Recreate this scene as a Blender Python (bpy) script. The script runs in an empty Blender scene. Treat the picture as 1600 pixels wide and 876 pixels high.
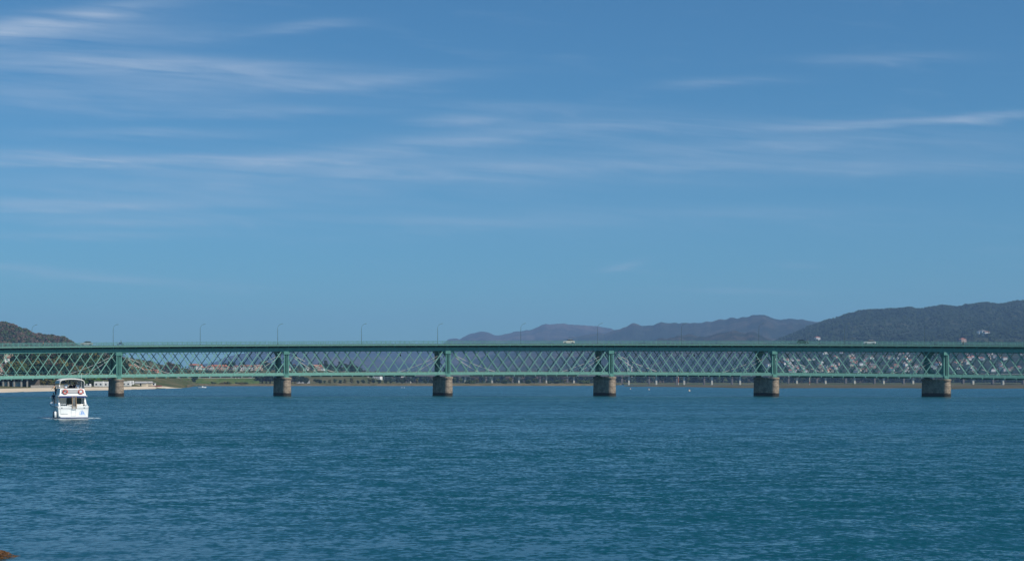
import bpy, bmesh, math, random
from mathutils import Vector, Matrix, noise
R = math.radians
random.seed(7)

# ------------------------------------------------------------------ camera, sky, sun, exposure
F = 2222.0; H = 5.37; HOR = 595.0            # focal length and horizon in photograph pixels, eye height in metres
scn = bpy.context.scene
cam_d = bpy.data.cameras.new('camera'); cam = bpy.data.objects.new('camera', cam_d)
scn.collection.objects.link(cam); scn.camera = cam
cam_d.sensor_width = 36; cam_d.lens = 36 * F / 1600
cam_d.shift_y = (HOR - 438) / 1600.0
cam_d.clip_start = 0.5; cam_d.clip_end = 60000
cam.location = (0, 0, H); cam.rotation_euler = (R(90), 0, 0)

SUN_EL, SUN_AZ = 47.0, 127.0                 # azimuth clockwise from +Y (behind the camera, to the right)
SKY_STRENGTH = 0.083
HAZE = 0.8e-4
world = bpy.data.worlds.new('World'); scn.world = world; world.use_nodes = True
wn = world.node_tree.nodes; wl = world.node_tree.links; wn.clear()
wout = wn.new('ShaderNodeOutputWorld'); wbg = wn.new('ShaderNodeBackground')
wbg.inputs['Strength'].default_value = SKY_STRENGTH
sky = wn.new('ShaderNodeTexSky'); sky.sky_type = 'NISHITA'; sky.sun_disc = False
sky.sun_elevation = R(SUN_EL); sky.sun_rotation = R(SUN_AZ)
sky.altitude = 0; sky.air_density = 1.0; sky.dust_density = 0.6; sky.ozone_density = 4.0
tc = wn.new('ShaderNodeTexCoord'); sep = wn.new('ShaderNodeSeparateXYZ')
wl.new(tc.outputs['Generated'], sep.inputs[0])
def wm(op, a, b=None, c=None, clamp=False):
    n = wn.new('ShaderNodeMath'); n.operation = op; n.use_clamp = clamp
    for i, v in enumerate((a, b, c)):
        if v is None: continue
        if isinstance(v, (int, float)): n.inputs[i].default_value = v
        else: wl.new(v, n.inputs[i])
    return n.outputs[0]
yy = wm('MAXIMUM', sep.outputs['Y'], 0.02)
U = wm('DIVIDE', sep.outputs['X'], yy); V = wm('DIVIDE', sep.outputs['Z'], yy)
cmb = wn.new('ShaderNodeCombineXYZ'); wl.new(wm('MULTIPLY', U, 2.2), cmb.inputs[0]); wl.new(wm('ADD', wm('MULTIPLY', V, 17.0), wm('MULTIPLY', U, 1.3)), cmb.inputs[1])
nz = wn.new('ShaderNodeTexNoise'); nz.inputs['Scale'].default_value = 4.0; nz.inputs['Detail'].default_value = 7
nz.inputs['Roughness'].default_value = 0.6; nz.inputs['Distortion'].default_value = 0.5
wl.new(cmb.outputs[0], nz.inputs['Vector'])
cmb2 = wn.new('ShaderNodeCombineXYZ'); wl.new(wm('MULTIPLY', U, 5.0), cmb2.inputs[0]); wl.new(wm('ADD', wm('MULTIPLY', V, 95.0), wm('MULTIPLY', U, 6.0)), cmb2.inputs[1])
nz2 = wn.new('ShaderNodeTexNoise'); nz2.inputs['Scale'].default_value = 2.0; nz2.inputs['Detail'].default_value = 5
nz2.inputs['Distortion'].default_value = 0.8
wl.new(cmb2.outputs[0], nz2.inputs['Vector'])
warp = wm('MULTIPLY', wm('SUBTRACT', nz.outputs['Fac'], 0.5), 0.028)   # bends the wisps
STREAKS = [  # px, py, slope (down to the right), half length, half thickness, strength
 (110,28,-0.14,150,15,1.0),(20,48,0.02,120,14,.35),(255,100,0.03,230,11,.7),(480,42,-0.08,75,8,.5),(200,250,-0.01,340,7,.9),
 (30,240,0.0,120,9,.5),(700,222,-0.10,270,16,.6),(720,187,-0.05,85,9,.55),(1485,187,-0.05,210,7,.95),(1090,200,0.0,230,14,.45),
 (95,320,0.0,230,8,.7),(190,344,0.0,200,9,.4),(55,424,0.09,130,8,.6),(974,414,-0.2,36,5,.4),(420,172,0.0,160,10,.35),
 (1130,130,-0.03,90,8,.5),(1380,92,-.02,120,9,.35),(1250,225,-.03,330,14,.4),(860,262,-.02,380,12,.4),(1480,262,0,200,10,.3),(820,168,.03,160,9,.35),(640,120,-.05,150,9,.3),(250,208,.0,200,8,.4),(150,368,.01,180,7,.4),(200,438,.04,150,6,.35),(700,345,.0,200,8,.25),(1180,330,.01,220,9,.22),(1245,417,0.0,40,5,.3),(1150,455,0.02,110,5,.3),(300,290,0.02,420,50,.40),(90,60,-.05,220,34,.55),(330,115,.03,260,22,.4),(1250,260,-0.02,420,34,.22),
 (150,140,0.0,260,35,.45),(1000,350,0.0,500,30,.12),(760,265,0.0,300,22,.22),(560,128,-.03,120,9,.25)]
acc = None
Vw = wm('ADD', V, wm('MULTIPLY', warp, 0.45))
for (px, py, sl, hl, ht, st) in STREAKS:
    u0 = (px-800)/F; v0 = (HOR-py)/F
    du = wm('SUBTRACT', U, u0)
    dv = wm('ADD', wm('SUBTRACT', Vw, v0), wm('MULTIPLY', du, sl))
    a = wm('MULTIPLY', du, F/hl); b = wm('MULTIPLY', dv, F/ht)
    g = wm('EXPONENT', wm('MULTIPLY', wm('ADD', wm('MULTIPLY', a, a), wm('MULTIPLY', b, b)), -1.0))
    g = wm('MULTIPLY', g, st)
    acc = g if acc is None else wm('ADD', acc, g)
fib = wm('ADD', wm('MULTIPLY', nz2.outputs['Fac'], 0.9), wm('MULTIPLY', nz.outputs['Fac'], 1.1))
fib = wm('MULTIPLY', wm('SUBTRACT', fib, 0.55), 1.5, clamp=True)
bgc = wm('MULTIPLY', wm('SUBTRACT', nz.outputs['Fac'], 0.55), 0.35, clamp=True)
dens = wm('ADD', wm('MULTIPLY', wm('MULTIPLY', acc, fib), 0.58), wm('MULTIPLY', bgc, 0.9), clamp=True)
dens = wm('MULTIPLY', dens, wm('GREATER_THAN', sep.outputs['Y'], 0.03))
tint = wn.new('ShaderNodeMixRGB'); tint.blend_type = 'MULTIPLY'; tint.inputs[0].default_value = 1
tint.inputs[2].default_value = (0.44, 0.91, 1.12, 1); wl.new(sky.outputs[0], tint.inputs[1])
mixc = wn.new('ShaderNodeMixRGB'); wl.new(dens, mixc.inputs[0]); wl.new(tint.outputs[0], mixc.inputs[1])
mixc.inputs[2].default_value = (6.0, 7.2, 8.9, 1)
wl.new(mixc.outputs[0], wbg.inputs['Color']); wl.new(wbg.outputs[0], wout.inputs[0])

sun_d = bpy.data.lights.new('sun', 'SUN'); sun_d.energy = 4.9; sun_d.angle = R(0.5); sun_d.color = (1, .95, .87)
sun = bpy.data.objects.new('sun', sun_d); scn.collection.objects.link(sun)
sd = Vector((math.sin(R(SUN_AZ))*math.cos(R(SUN_EL)), math.cos(R(SUN_AZ))*math.cos(R(SUN_EL)), math.sin(R(SUN_EL))))
sun.rotation_euler = sd.to_track_quat('Z', 'Y').to_euler(); sun.location = (200, -200, 300)
scn.view_settings.view_transform = 'Standard'; scn.view_settings.look = 'None'
scn.view_settings.exposure = 0.0; scn.view_settings.gamma = 1.0; scn.view_settings.use_curve_mapping = False
scn.render.engine = 'CYCLES'
scn.cycles.max_bounces = 6; scn.cycles.volume_bounces = 0

# ------------------------------------------------------------------ helpers
def lerp(a, b, t): return a + (b-a)*t
def sstep(t): t = max(0, min(1, t)); return t*t*(3-2*t)
def interp(tab, x):
    if x <= tab[0][0]: return tab[0][1]
    for (a, b), (c, d) in zip(tab, tab[1:]):
        if x <= c: return b + (d-b)*(x-a)/(c-a)
    return tab[-1][1]
def wx(px, Y): return (px-800)/F*Y
def wz(py, Y): return H + (HOR-py)/F*Y
def pxof(x, y): return 800 + x/y*F
def unlit(col): return (*col, 1)

def mat(name, col, rough=.7, metal=0, var=.12, scale=3.0, col2=None, bump=0, bscale=None, spec=.5, detail=5, contrast=1.0, coat=0):
    m = bpy.data.materials.new(name); m.use_nodes = True
    n, l = m.node_tree.nodes, m.node_tree.links
    b = n['Principled BSDF']; b.inputs['Roughness'].default_value = rough; b.inputs['Metallic'].default_value = metal
    b.inputs['Specular IOR Level'].default_value = spec; b.inputs['Coat Weight'].default_value = coat
    t = n.new('ShaderNodeTexCoord'); nz = n.new('ShaderNodeTexNoise')
    nz.inputs['Scale'].default_value = scale; nz.inputs['Detail'].default_value = detail; nz.inputs['Roughness'].default_value = .62
    l.new(t.outputs['Object'], nz.inputs['Vector'])
    cr = n.new('ShaderNodeValToRGB')
    lo = .5-.22/contrast; hi = .5+.22/contrast
    cr.color_ramp.elements[0].position = lo; cr.color_ramp.elements[1].position = hi
    c2 = col2 or tuple(min(1, c*(1+var)) for c in col)
    c1 = col if col2 else tuple(c*(1-var) for c in col)
    cr.color_ramp.elements[0].color = (*c1, 1); cr.color_ramp.elements[1].color = (*c2, 1)
    l.new(nz.outputs['Fac'], cr.inputs[0]); l.new(cr.outputs[0], b.inputs['Base Color'])
    if bump:
        nb = n.new('ShaderNodeTexNoise'); nb.inputs['Scale'].default_value = bscale or scale*3; nb.inputs['Detail'].default_value = 6
        l.new(t.outputs['Object'], nb.inputs['Vector'])
        bp = n.new('ShaderNodeBump'); bp.inputs['Strength'].default_value = 1; bp.inputs['Distance'].default_value = bump
        l.new(nb.outputs['Fac'], bp.inputs['Height']); l.new(bp.outputs[0], b.inputs['Normal'])
    return m

class MB:
    """collects simple shapes; build() links them as one mesh object"""
    def __init__(s): s.v = []; s.f = []; s.mi = []; s.cur = 0
    def add(s, vs, fs):
        o = len(s.v); s.v += [tuple(p) for p in vs]
        for f in fs: s.f.append(tuple(i+o for i in f)); s.mi.append(s.cur)
    def hexa(s, c): s.add(c, [(0,3,2,1),(4,5,6,7),(0,1,5,4),(1,2,6,5),(2,3,7,6),(3,0,4,7)])
    def box(s, x0, x1, y0, y1, z0, z1):
        s.hexa([(x0,y0,z0),(x1,y0,z0),(x1,y1,z0),(x0,y1,z0),(x0,y0,z1),(x1,y0,z1),(x1,y1,z1),(x0,y1,z1)])
    def bar(s, a, b, w, d, side=None):
        a, b = Vector(a), Vector(b); t = (b-a).normalized()
        side = Vector(side) if side else (Vector((0,1,0)) if abs(t.y) < .9 else Vector((1,0,0)))
        u = t.cross(side).normalized(); q = u.cross(t).normalized()
        u *= w/2; q *= d/2
        s.hexa([a-u-q, a+u-q, a+u+q, a-u+q, b-u-q, b+u-q, b+u+q, b-u+q])
    def tube(s, pts, r, n=8, cap=True):
        pts = [Vector(p) for p in pts]; rs = r if isinstance(r, (list, tuple)) else [r]*len(pts)
        rings = []
        for i, p in enumerate(pts):
            t = (pts[min(i+1, len(pts)-1)]-pts[max(i-1, 0)]).normalized()
            ref = Vector((0,0,1)) if abs(t.z) < .9 else Vector((1,0,0))
            u = t.cross(ref).normalized(); w = t.cross(u).normalized()
            rings.append([p+(u*math.cos(2*math.pi*k/n)+w*math.sin(2*math.pi*k/n))*rs[i] for k in range(n)])
        vs = [q for rg in rings for q in rg]; fs = []
        for i in range(len(rings)-1):
            for k in range(n):
                fs.append((i*n+k, i*n+(k+1)%n, (i+1)*n+(k+1)%n, (i+1)*n+k))
        if cap: fs.append(tuple(range(n-1,-1,-1))); fs.append(tuple((len(rings)-1)*n+k for k in range(n)))
        s.add(vs, fs)
    def torus(s, c, R_, r, axis='y', n=24, m=8, ang=None):
        vs, fs = [], []
        for i in range(n):
            a = 2*math.pi*i/n
            for j in range(m):
                b = 2*math.pi*j/m; q = R_+r*math.cos(b)
                x, y, z = q*math.cos(a), r*math.sin(b), q*math.sin(a)
                vs.append((c[0]+x, c[1]+y, c[2]+z))
        for i in range(n):
            for j in range(m):
                fs.append((i*m+j, i*m+(j+1)%m, ((i+1)%n)*m+(j+1)%m, ((i+1)%n)*m+j))
        s.add(vs, fs)
    def loft(s, rings, cap=True):
        n = len(rings[0]); vs = [p for r in rings for p in r]; fs = []
        for i in range(len(rings)-1):
            for k in range(n): fs.append((i*n+k, i*n+(k+1)%n, (i+1)*n+(k+1)%n, (i+1)*n+k))
        if cap: fs.append(tuple(range(n-1,-1,-1))); fs.append(tuple((len(rings)-1)*n+k for k in range(n)))
        s.add(vs, fs)
    def ball(s, c, rx, ry, rz, n=10, m=6):
        rings = []
        for i in range(1, m):
            a = math.pi*i/m
            rings.append([(c[0]+rx*math.sin(a)*math.cos(2*math.pi*k/n), c[1]+ry*math.sin(a)*math.sin(2*math.pi*k/n), c[2]-rz*math.cos(a)) for k in range(n)])
        s.loft(rings)
    def mesh(s, name, mats, smooth=False):
        me = bpy.data.meshes.new(name); me.from_pydata(s.v, [], s.f)
        for m in (mats if isinstance(mats, (list, tuple)) else [mats]): me.materials.append(m)
        if s.cur or any(s.mi): me.polygons.foreach_set('material_index', s.mi)
        bm = bmesh.new(); bm.from_mesh(me); bmesh.ops.recalc_face_normals(bm, faces=bm.faces); bm.to_mesh(me); bm.free()
        if smooth: me.polygons.foreach_set('use_smooth', [True]*len(me.polygons))
        return me
    def build(s, name, mats, parent=None, smooth=False, loc=None, rz=0):
        o = bpy.data.objects.new(name, s.mesh(name, mats, smooth)); scn.collection.objects.link(o)
        if parent: o.parent = parent
        if loc: o.location = loc
        if rz: o.rotation_euler.z = rz
        return o
def tag(o, label=None, cat=None, group=None, kind=None):
    if label: o['label'] = label
    if cat: o['category'] = cat
    if group: o['group'] = group
    if kind: o['kind'] = kind
    return o
def empty(name, loc=(0,0,0), rz=0, label=None, cat=None, group=None):
    o = bpy.data.objects.new(name, None); scn.collection.objects.link(o)
    o.location = loc; o.rotation_euler.z = rz; o.empty_display_size = .3
    return tag(o, label, cat, group)
def link(name, me, parent=None, loc=None, rz=0, scale=None):
    o = bpy.data.objects.new(name, me); scn.collection.objects.link(o)
    if parent: o.parent = parent
    if loc: o.location = loc
    if rz: o.rotation_euler.z = rz
    if scale: o.scale = scale
    return o
def copy_tree(o, parent=None):
    c = o.copy(); scn.collection.objects.link(c)
    if parent: c.parent = parent
    for ch in list(o.children): copy_tree(ch, c)
    return c
ORD = ['first','second','third','fourth','fifth','sixth','seventh','eighth','ninth','tenth','eleventh','twelfth','thirteenth','fourteenth','fifteenth','sixteenth','seventeenth','eighteenth','nineteenth','twentieth']
TENS = {2:'twenty',3:'thirty',4:'forty',5:'fifty',6:'sixty',7:'seventy',8:'eighty',9:'ninety'}
def ordn(k):
    if k < 20: return ORD[k]
    t, u = divmod(k+1, 10)
    return (TENS[t][:-1]+'ieth') if u == 0 else TENS[t]+'-'+ORD[u-1]

# ------------------------------------------------------------------ materials
M = {}
M['bridge'] = mat('green bridge paint', (.125,.315,.25), .55, var=.18, scale=.9, detail=8)
M['bridge_pale'] = mat('weathered pale green paint', (.185,.385,.305), .6, var=.15, scale=1.2)
M['rail_green'] = mat('railing green paint', (.13,.31,.27), .55, var=.1)
M['rust'] = mat('brown timber and ballast', (.17,.12,.08), .9, var=.3, scale=2)
M['cable'] = mat('pale galvanised cable', (.55,.52,.48), .5, var=.1)
M['lamp'] = mat('galvanised grey green lamp steel', (.07,.12,.13), .5, var=.1)
M['asphalt'] = mat('asphalt', (.05,.05,.05), .9, var=.2)
M['white'] = mat('white gelcoat', (.78,.78,.75), .3, var=.04, scale=.8, coat=.3)
M['offwhite'] = mat('off white canvas', (.66,.63,.57), .8, var=.08, scale=3, bump=.02)
M['navy'] = mat('navy blue trim', (.02,.035,.16), .45, var=.1)
M['dark'] = mat('dark tinted glass', (.01,.012,.015), .12, var=.2)
M['black'] = mat('black rubber', (.015,.015,.017), .7)
M['steel'] = mat('polished steel tube', (.55,.55,.56), .3, metal=.9, var=.05)
M['teak'] = mat('weathered teak', (.32,.22,.13), .7, var=.2, scale=6)
M['red'] = mat('orange red life ring', (.62,.08,.05), .5, var=.08)
M['greyv'] = mat('grey vinyl', (.30,.30,.30), .6)
M['skin'] = mat('skin', (.48,.27,.18), .6, var=.05)
M['hair'] = mat('dark hair', (.03,.02,.015), .7)
M['blueshirt'] = mat('dark navy jacket', (.012,.02,.06), .8)
M['whiteshirt'] = mat('white shirt', (.72,.74,.8), .8)
M['tanshirt'] = mat('tan shirt', (.52,.29,.13), .8)
M['orangeshirt'] = mat('orange shirt', (.5,.16,.06), .8)
M['trousers'] = mat('dark trousers', (.03,.035,.05), .8)
M['sand'] = mat('pale beach sand', (.44,.355,.25), .95, col2=(.54,.44,.32), scale=.05, bump=.3, bscale=.4)
M['concrete'] = mat('weathered concrete', (.32,.29,.25), .85, var=.2, scale=.6)
M['pillar'] = mat('pale viaduct concrete', (.55,.50,.41), .85, var=.12, scale=.15)
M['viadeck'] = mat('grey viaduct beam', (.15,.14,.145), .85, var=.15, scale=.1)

def leafmat(name, c1, c2):
    m = mat(name, c1, .8, col2=c2, scale=.35, detail=4, spec=.2)
    return m
LEAF = {'green': leafmat('mid green leaves', (.028,.05,.016), (.06,.085,.025)),
        'dark': leafmat('dark evergreen needles', (.014,.028,.014), (.03,.05,.022)),
        'olive': leafmat('olive spring leaves', (.075,.075,.022), (.12,.10,.035)),
        'brown': leafmat('bare brown twigs', (.075,.05,.035), (.12,.085,.06)),
        'bright': leafmat('fresh green leaves', (.065,.12,.025), (.10,.17,.04))}
M['bark'] = mat('bark', (.06,.045,.035), .9, var=.3)

def stone_mat():
    m = bpy.data.materials.new('granite masonry'); m.use_nodes = True
    n, l = m.node_tree.nodes, m.node_tree.links; b = n['Principled BSDF']; b.inputs['Roughness'].default_value = .9
    uv = n.new('ShaderNodeUVMap'); br = n.new('ShaderNodeTexBrick')
    br.inputs['Scale'].default_value = 1; br.inputs['Brick Width'].default_value = 1.25; br.inputs['Row Height'].default_value = .62
    br.inputs['Mortar Size'].default_value = .035; br.inputs['Mortar Smooth'].default_value = .4
    br.inputs['Color1'].default_value = (.42,.335,.25,1); br.inputs['Color2'].default_value = (.30,.24,.18,1); br.inputs['Mortar'].default_value = (.11,.09,.07,1)
    l.new(uv.outputs[0], br.inputs['Vector'])
    t = n.new('ShaderNodeTexCoord'); nz = n.new('ShaderNodeTexNoise'); nz.inputs['Scale'].default_value = .8; nz.inputs['Detail'].default_value = 8
    l.new(t.outputs['Object'], nz.inputs['Vector'])
    mx = n.new('ShaderNodeMixRGB'); mx.blend_type = 'MULTIPLY'; mx.inputs[0].default_value = .85
    cr = n.new('ShaderNodeValToRGB'); cr.color_ramp.elements[0].position = .3; cr.color_ramp.elements[1].position = .65
    cr.color_ramp.elements[0].color = (.5,.47,.44,1); cr.color_ramp.elements[1].color = (1.15,1.1,1.05,1)
    l.new(nz.outputs['Fac'], cr.inputs[0]); l.new(br.outputs[0], mx.inputs[1]); l.new(cr.outputs[0], mx.inputs[2])
    # tide stain: wet dark algae up to an uneven line above the water
    sp = n.new('ShaderNodeSeparateXYZ'); l.new(t.outputs['Object'], sp.inputs[0])
    ad = n.new('ShaderNodeMath'); ad.operation = 'MULTIPLY_ADD'; ad.inputs[1].default_value = .7; l.new(nz.outputs['Fac'], ad.inputs[0]); l.new(sp.outputs['Z'], ad.inputs[2])
    mr = n.new('ShaderNodeMapRange'); mr.inputs[1].default_value = 1.35; mr.inputs[2].default_value = 1.75
    l.new(ad.outputs[0], mr.inputs[0])
    mx2 = n.new('ShaderNodeMixRGB'); mx2.inputs[1].default_value = (.028,.022,.014,1)
    l.new(mr.outputs[0], mx2.inputs[0]); l.new(mx.outputs[0], mx2.inputs[2]); l.new(mx2.outputs[0], b.inputs['Base Color'])
    bp = n.new('ShaderNodeBump'); bp.inputs['Distance'].default_value = .08; l.new(br.outputs['Fac'], bp.inputs['Height']); bp.invert = True
    l.new(bp.outputs[0], b.inputs['Normal'])
    return m
M['stone'] = stone_mat()

# ------------------------------------------------------------------ water
W1, W2, W3, LEE = 1.55, .9, .28, .19      # slopes of the chop, the waves and the long swell
def water_mat():
    m = bpy.data.materials.new('river water'); m.use_nodes = True
    n, l = m.node_tree.nodes, m.node_tree.links; b = n['Principled BSDF']
    b.inputs['Roughness'].default_value = .12; b.inputs['IOR'].default_value = 1.333
    b.inputs['Base Color'].default_value = (.003,.051,.070,1)
    g = n.new('ShaderNodeNewGeometry')
    def mp(sx, sy, rot=0):
        k = n.new('ShaderNodeMapping'); k.inputs['Scale'].default_value = (sx, sy, 1); k.inputs['Rotation'].default_value = (0, 0, R(rot))
        l.new(g.outputs['Position'], k.inputs['Vector']); return k.outputs[0]
    def nt(vec, sc, det, rough=.55, dist=0.0):
        k = n.new('ShaderNodeTexNoise'); k.inputs['Scale'].default_value = sc; k.inputs['Detail'].default_value = det
        k.inputs['Roughness'].default_value = rough; k.inputs['Distortion'].default_value = dist
        l.new(vec, k.inputs['Vector']); return k.outputs['Fac']
    def mth(op, a, b_=None, c=None, clamp=False):
        k = n.new('ShaderNodeMath'); k.operation = op; k.use_clamp = clamp
        for i, v in enumerate((a, b_, c)):
            if v is None: continue
            if isinstance(v, (int, float)): k.inputs[i].default_value = v
            else: l.new(v, k.inputs[i])
        return k.outputs[0]
    def ntc(vec, sc, det, rough=.55, dist=0.0):          # three independent noises used as wave slopes
        k = n.new('ShaderNodeTexNoise'); k.inputs['Scale'].default_value = sc; k.inputs['Detail'].default_value = det
        k.inputs['Roughness'].default_value = rough; k.inputs['Distortion'].default_value = dist
        l.new(vec, k.inputs['Vector']); q_ = n.new('ShaderNodeVectorMath'); q_.operation = 'SUBTRACT'; q_.inputs[1].default_value = (.5,.5,.5)
        l.new(k.outputs['Color'], q_.inputs[0]); return q_.outputs[0]
    def vscale(v, f):
        k = n.new('ShaderNodeVectorMath'); k.operation = 'SCALE'; l.new(v, k.inputs[0])
        if isinstance(f, (int, float)): k.inputs['Scale'].default_value = f
        else: l.new(f, k.inputs['Scale'])
        return k.outputs[0]
    def vadd(a, b_):
        k = n.new('ShaderNodeVectorMath'); k.operation = 'ADD'; l.new(a, k.inputs[0]); l.new(b_, k.inputs[1]); return k.outputs[0]
    chop = ntc(mp(1.15, 1.0, 8), 3.2, 4, .62, .2)
    wave = ntc(mp(.85, 1.1, -8), .7, 3, .6, .3)
    roll = ntc(mp(.35, 1.0, 5), .07, 3, .55, .3)
    patch = nt(mp(.010, .034, 4), 1.0, 5, .6, .8)        # gusts: rougher and calmer water
    pm = n.new('ShaderNodeMapRange'); pm.inputs[1].default_value = .36; pm.inputs[2].default_value = .64
    pm.inputs[3].default_value = .48; pm.inputs[4].default_value = 1.3; l.new(patch, pm.inputs[0])
    sl = vadd(vscale(chop, W1), vadd(vscale(wave, W2), vscale(roll, W3)))
    dv = n.new('ShaderNodeVectorMath'); dv.operation = 'DISTANCE'; dv.inputs[1].default_value = (-26, 46, 0); l.new(g.outputs['Position'], dv.inputs[0])
    sh_ = n.new('ShaderNodeMapRange'); sh_.interpolation_type = 'SMOOTHSTEP'; sh_.inputs[1].default_value = 4; sh_.inputs[2].default_value = 46     # sheltered, flatter water by the shore rocks
    sh_.inputs[3].default_value = .38; sh_.inputs[4].default_value = 1.0; l.new(dv.outputs['Value'], sh_.inputs[0])
    gust = mth('MULTIPLY', pm.outputs[0], sh_.outputs[0])
    sl = vscale(sl, gust)
    lee = n.new('ShaderNodeCombineXYZ'); l.new(mth('MULTIPLY', mth('MULTIPLY_ADD', pm.outputs[0], .5, .5), mth('MULTIPLY', sh_.outputs[0], -LEE)), lee.inputs[1])
    fl = n.new('ShaderNodeVectorMath'); fl.operation = 'MULTIPLY'; fl.inputs[1].default_value = (1, 1, 0); l.new(sl, fl.inputs[0])
    up = n.new('ShaderNodeVectorMath'); up.operation = 'ADD'; lee.inputs[2].default_value = 1; l.new(lee.outputs[0], up.inputs[1]); l.new(fl.outputs[0], up.inputs[0])
    mn_ = n.new('ShaderNodeVectorMath'); mn_.operation = 'MINIMUM'; mn_.inputs[1].default_value = (9, -.035, 9); l.new(up.outputs[0], mn_.inputs[0])
    nm = n.new('ShaderNodeVectorMath'); nm.operation = 'NORMALIZE'; l.new(mn_.outputs[0], nm.inputs[0])
    l.new(nm.outputs[0], b.inputs['Normal'])
    return m
M['water'] = water_mat()
w = MB(); w.add([(-9000,-40,0),(9000,-40,0),(9000,13500,0),(-9000,13500,0)], [(0,1,2,3)])
w.build('water', M['water']); bpy.data.objects['water']['kind'] = 'structure'

# ------------------------------------------------------------------ land
SHORE = [(-500,430),(-150,560),(0,663),(90,770),(180,850),(240,985),(285,1085),(297,1250),(305,1540),(430,1560),(700,1590),(900,1620),(955,1700),(968,1960),(990,2150),(1190,2150),(1215,1900),(1700,1900),(2400,1800)]
def shore(px): return interp(SHORE, px)
def land_z(px, Y):
    s = Y - shore(px)
    z = -.4 + 1.9*sstep((s+3)/ (24 if px < 300 else 12)) + 1.0*sstep((s-30)/60)
    left = sstep((330-px)/160)
    z += left*26*sstep((Y-860)/650)*sstep((s-20)/140)
    z += 18*sstep((Y-1710)/210)*sstep((640-px)/130)*(1-left*.5)
    return z
def ground_mat(name, ramp, scale, sc2=.004, bump=1.0, bs=.05):
    m = bpy.data.materials.new(name); m.use_nodes = True
    n, l = m.node_tree.nodes, m.node_tree.links; b = n['Principled BSDF']; b.inputs['Roughness'].default_value = .95; b.inputs['Specular IOR Level'].default_value = .1
    t = n.new('ShaderNodeTexCoord'); nz = n.new('ShaderNodeTexNoise'); nz.inputs['Scale'].default_value = scale; nz.inputs['Detail'].default_value = 8; nz.inputs['Roughness'].default_value = .65
    l.new(t.outputs['Object'], nz.inputs['Vector'])
    nb = n.new('ShaderNodeTexNoise'); nb.inputs['Scale'].default_value = bs; nb.inputs['Detail'].default_value = 8; nb.inputs['Roughness'].default_value = .7
    l.new(t.outputs['Object'], nb.inputs['Vector'])
    mx = n.new('ShaderNodeMath'); mx.operation = 'MULTIPLY_ADD'; mx.inputs[1].default_value = .45; l.new(nb.outputs['Fac'], mx.inputs[0])
    m2 = n.new('ShaderNodeMath'); m2.operation = 'MULTIPLY'; m2.inputs[1].default_value = .6; l.new(nz.outputs['Fac'], m2.inputs[0]); l.new(m2.outputs[0], mx.inputs[2])
    cr = n.new('ShaderNodeValToRGB'); e = cr.color_ramp.elements
    while len(e) < len(ramp): e.new(.5)
    for i, (p, c) in enumerate(ramp): e[i].position = p; e[i].color = (*c, 1)
    l.new(mx.outputs[0], cr.inputs[0]); l.new(cr.outputs[0], b.inputs['Base Color'])
    bp = n.new('ShaderNodeBump'); bp.inputs['Strength'].default_value = 1; bp.inputs['Distance'].default_value = bump
    l.new(nb.outputs['Fac'], bp.inputs['Height']); l.new(bp.outputs[0], b.inputs['Normal'])
    return m
M['ground'] = ground_mat('rough riverside ground', [(.40,(.035,.06,.016)),(.52,(.07,.075,.028)),(.62,(.12,.10,.05))], .01, bump=.8, bs=.08)
M['mud'] = ground_mat('brown saltmarsh and mud', [(.40,(.03,.042,.015)),(.5,(.06,.055,.027)),(.62,(.13,.10,.06))], .03, bump=.3, bs=.25)
g = MB(); NX, rows = 300, []
offs = [-6,0,4,8,14,24,40,70,110,160,220,300,400,520,650,800,1000,1300,1700,2300,3200,4600,6500,9500]
vs = []; fs = []
for j, o in enumerate(offs):
    for i in range(NX+1):
        px = -500 + 2900*i/NX; Y = shore(px)+o
        vs.append((wx(px, Y)+noise.noise(Vector((px*.05,j,0)))*2, Y, land_z(px, Y)+ (noise.noise(Vector((px*.2, Y*.02, 1)))*.25 if o > 0 else 0)))
for j in range(len(offs)-1):
    for i in range(NX):
        a = j*(NX+1)+i; fs.append((a, a+1, a+NX+2, a+NX+1))
g.add(vs, fs)
g.build('ground', M['ground'], smooth=True)['kind'] = 'structure'
def strip_mesh(name, xs, near, far, zf, material, n=6, kind='structure'):
    q = MB(); vs = []; fs = []
    for j in range(n+1):
        for px in xs:
            Y = lerp(near(px), far(px), j/n); vs.append((wx(px, Y), Y, zf(px, Y, j/n)))
    m_ = len(xs)
    for j in range(n):
        for i in range(m_-1): a = j*m_+i; fs.append((a, a+1, a+m_+1, a+m_))
    q.add(vs, fs); o = q.build(name, material, smooth=True)
    if kind: o['kind'] = kind
    return o
# sandy beach on the left bank
xs = [-500+i*4 for i in range(197)]
strip_mesh('beach', xs, lambda p: shore(p)-2-3*max(0, noise.noise(Vector((p*.05,0,0)))), lambda p: shore(p)+lerp(34, 5, sstep((p-225)/60)), lambda p, Y, t: land_z(p, Y)+.05+.25*math.sin(math.pi*t), M['sand'], 10)
# tidal flat in the middle distance
FLAT_N = [(975,1500),(985,1370),(1040,1300),(1100,1180),(1185,1010),(1230,1035),(1330,1040),(1440,1000),(1485,880),(1500,880),(1512,960),(1600,965),(1900,900),(2200,880)]
xs = [975+i*4 for i in range(300)]
strip_mesh('mudflat', xs, lambda p: interp(FLAT_N, p)+18*noise.noise(Vector((p*.03,2,0))), lambda p: 1860 if p > 1000 else lerp(1560,1860,(p-975)/25),
           lambda p, Y, t: -.12+.55*sstep(t*4)+.15*sstep(t-.2)+.25*noise.noise(Vector((p*.03, Y*.01, 4))), M['mud'], 14)
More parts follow.
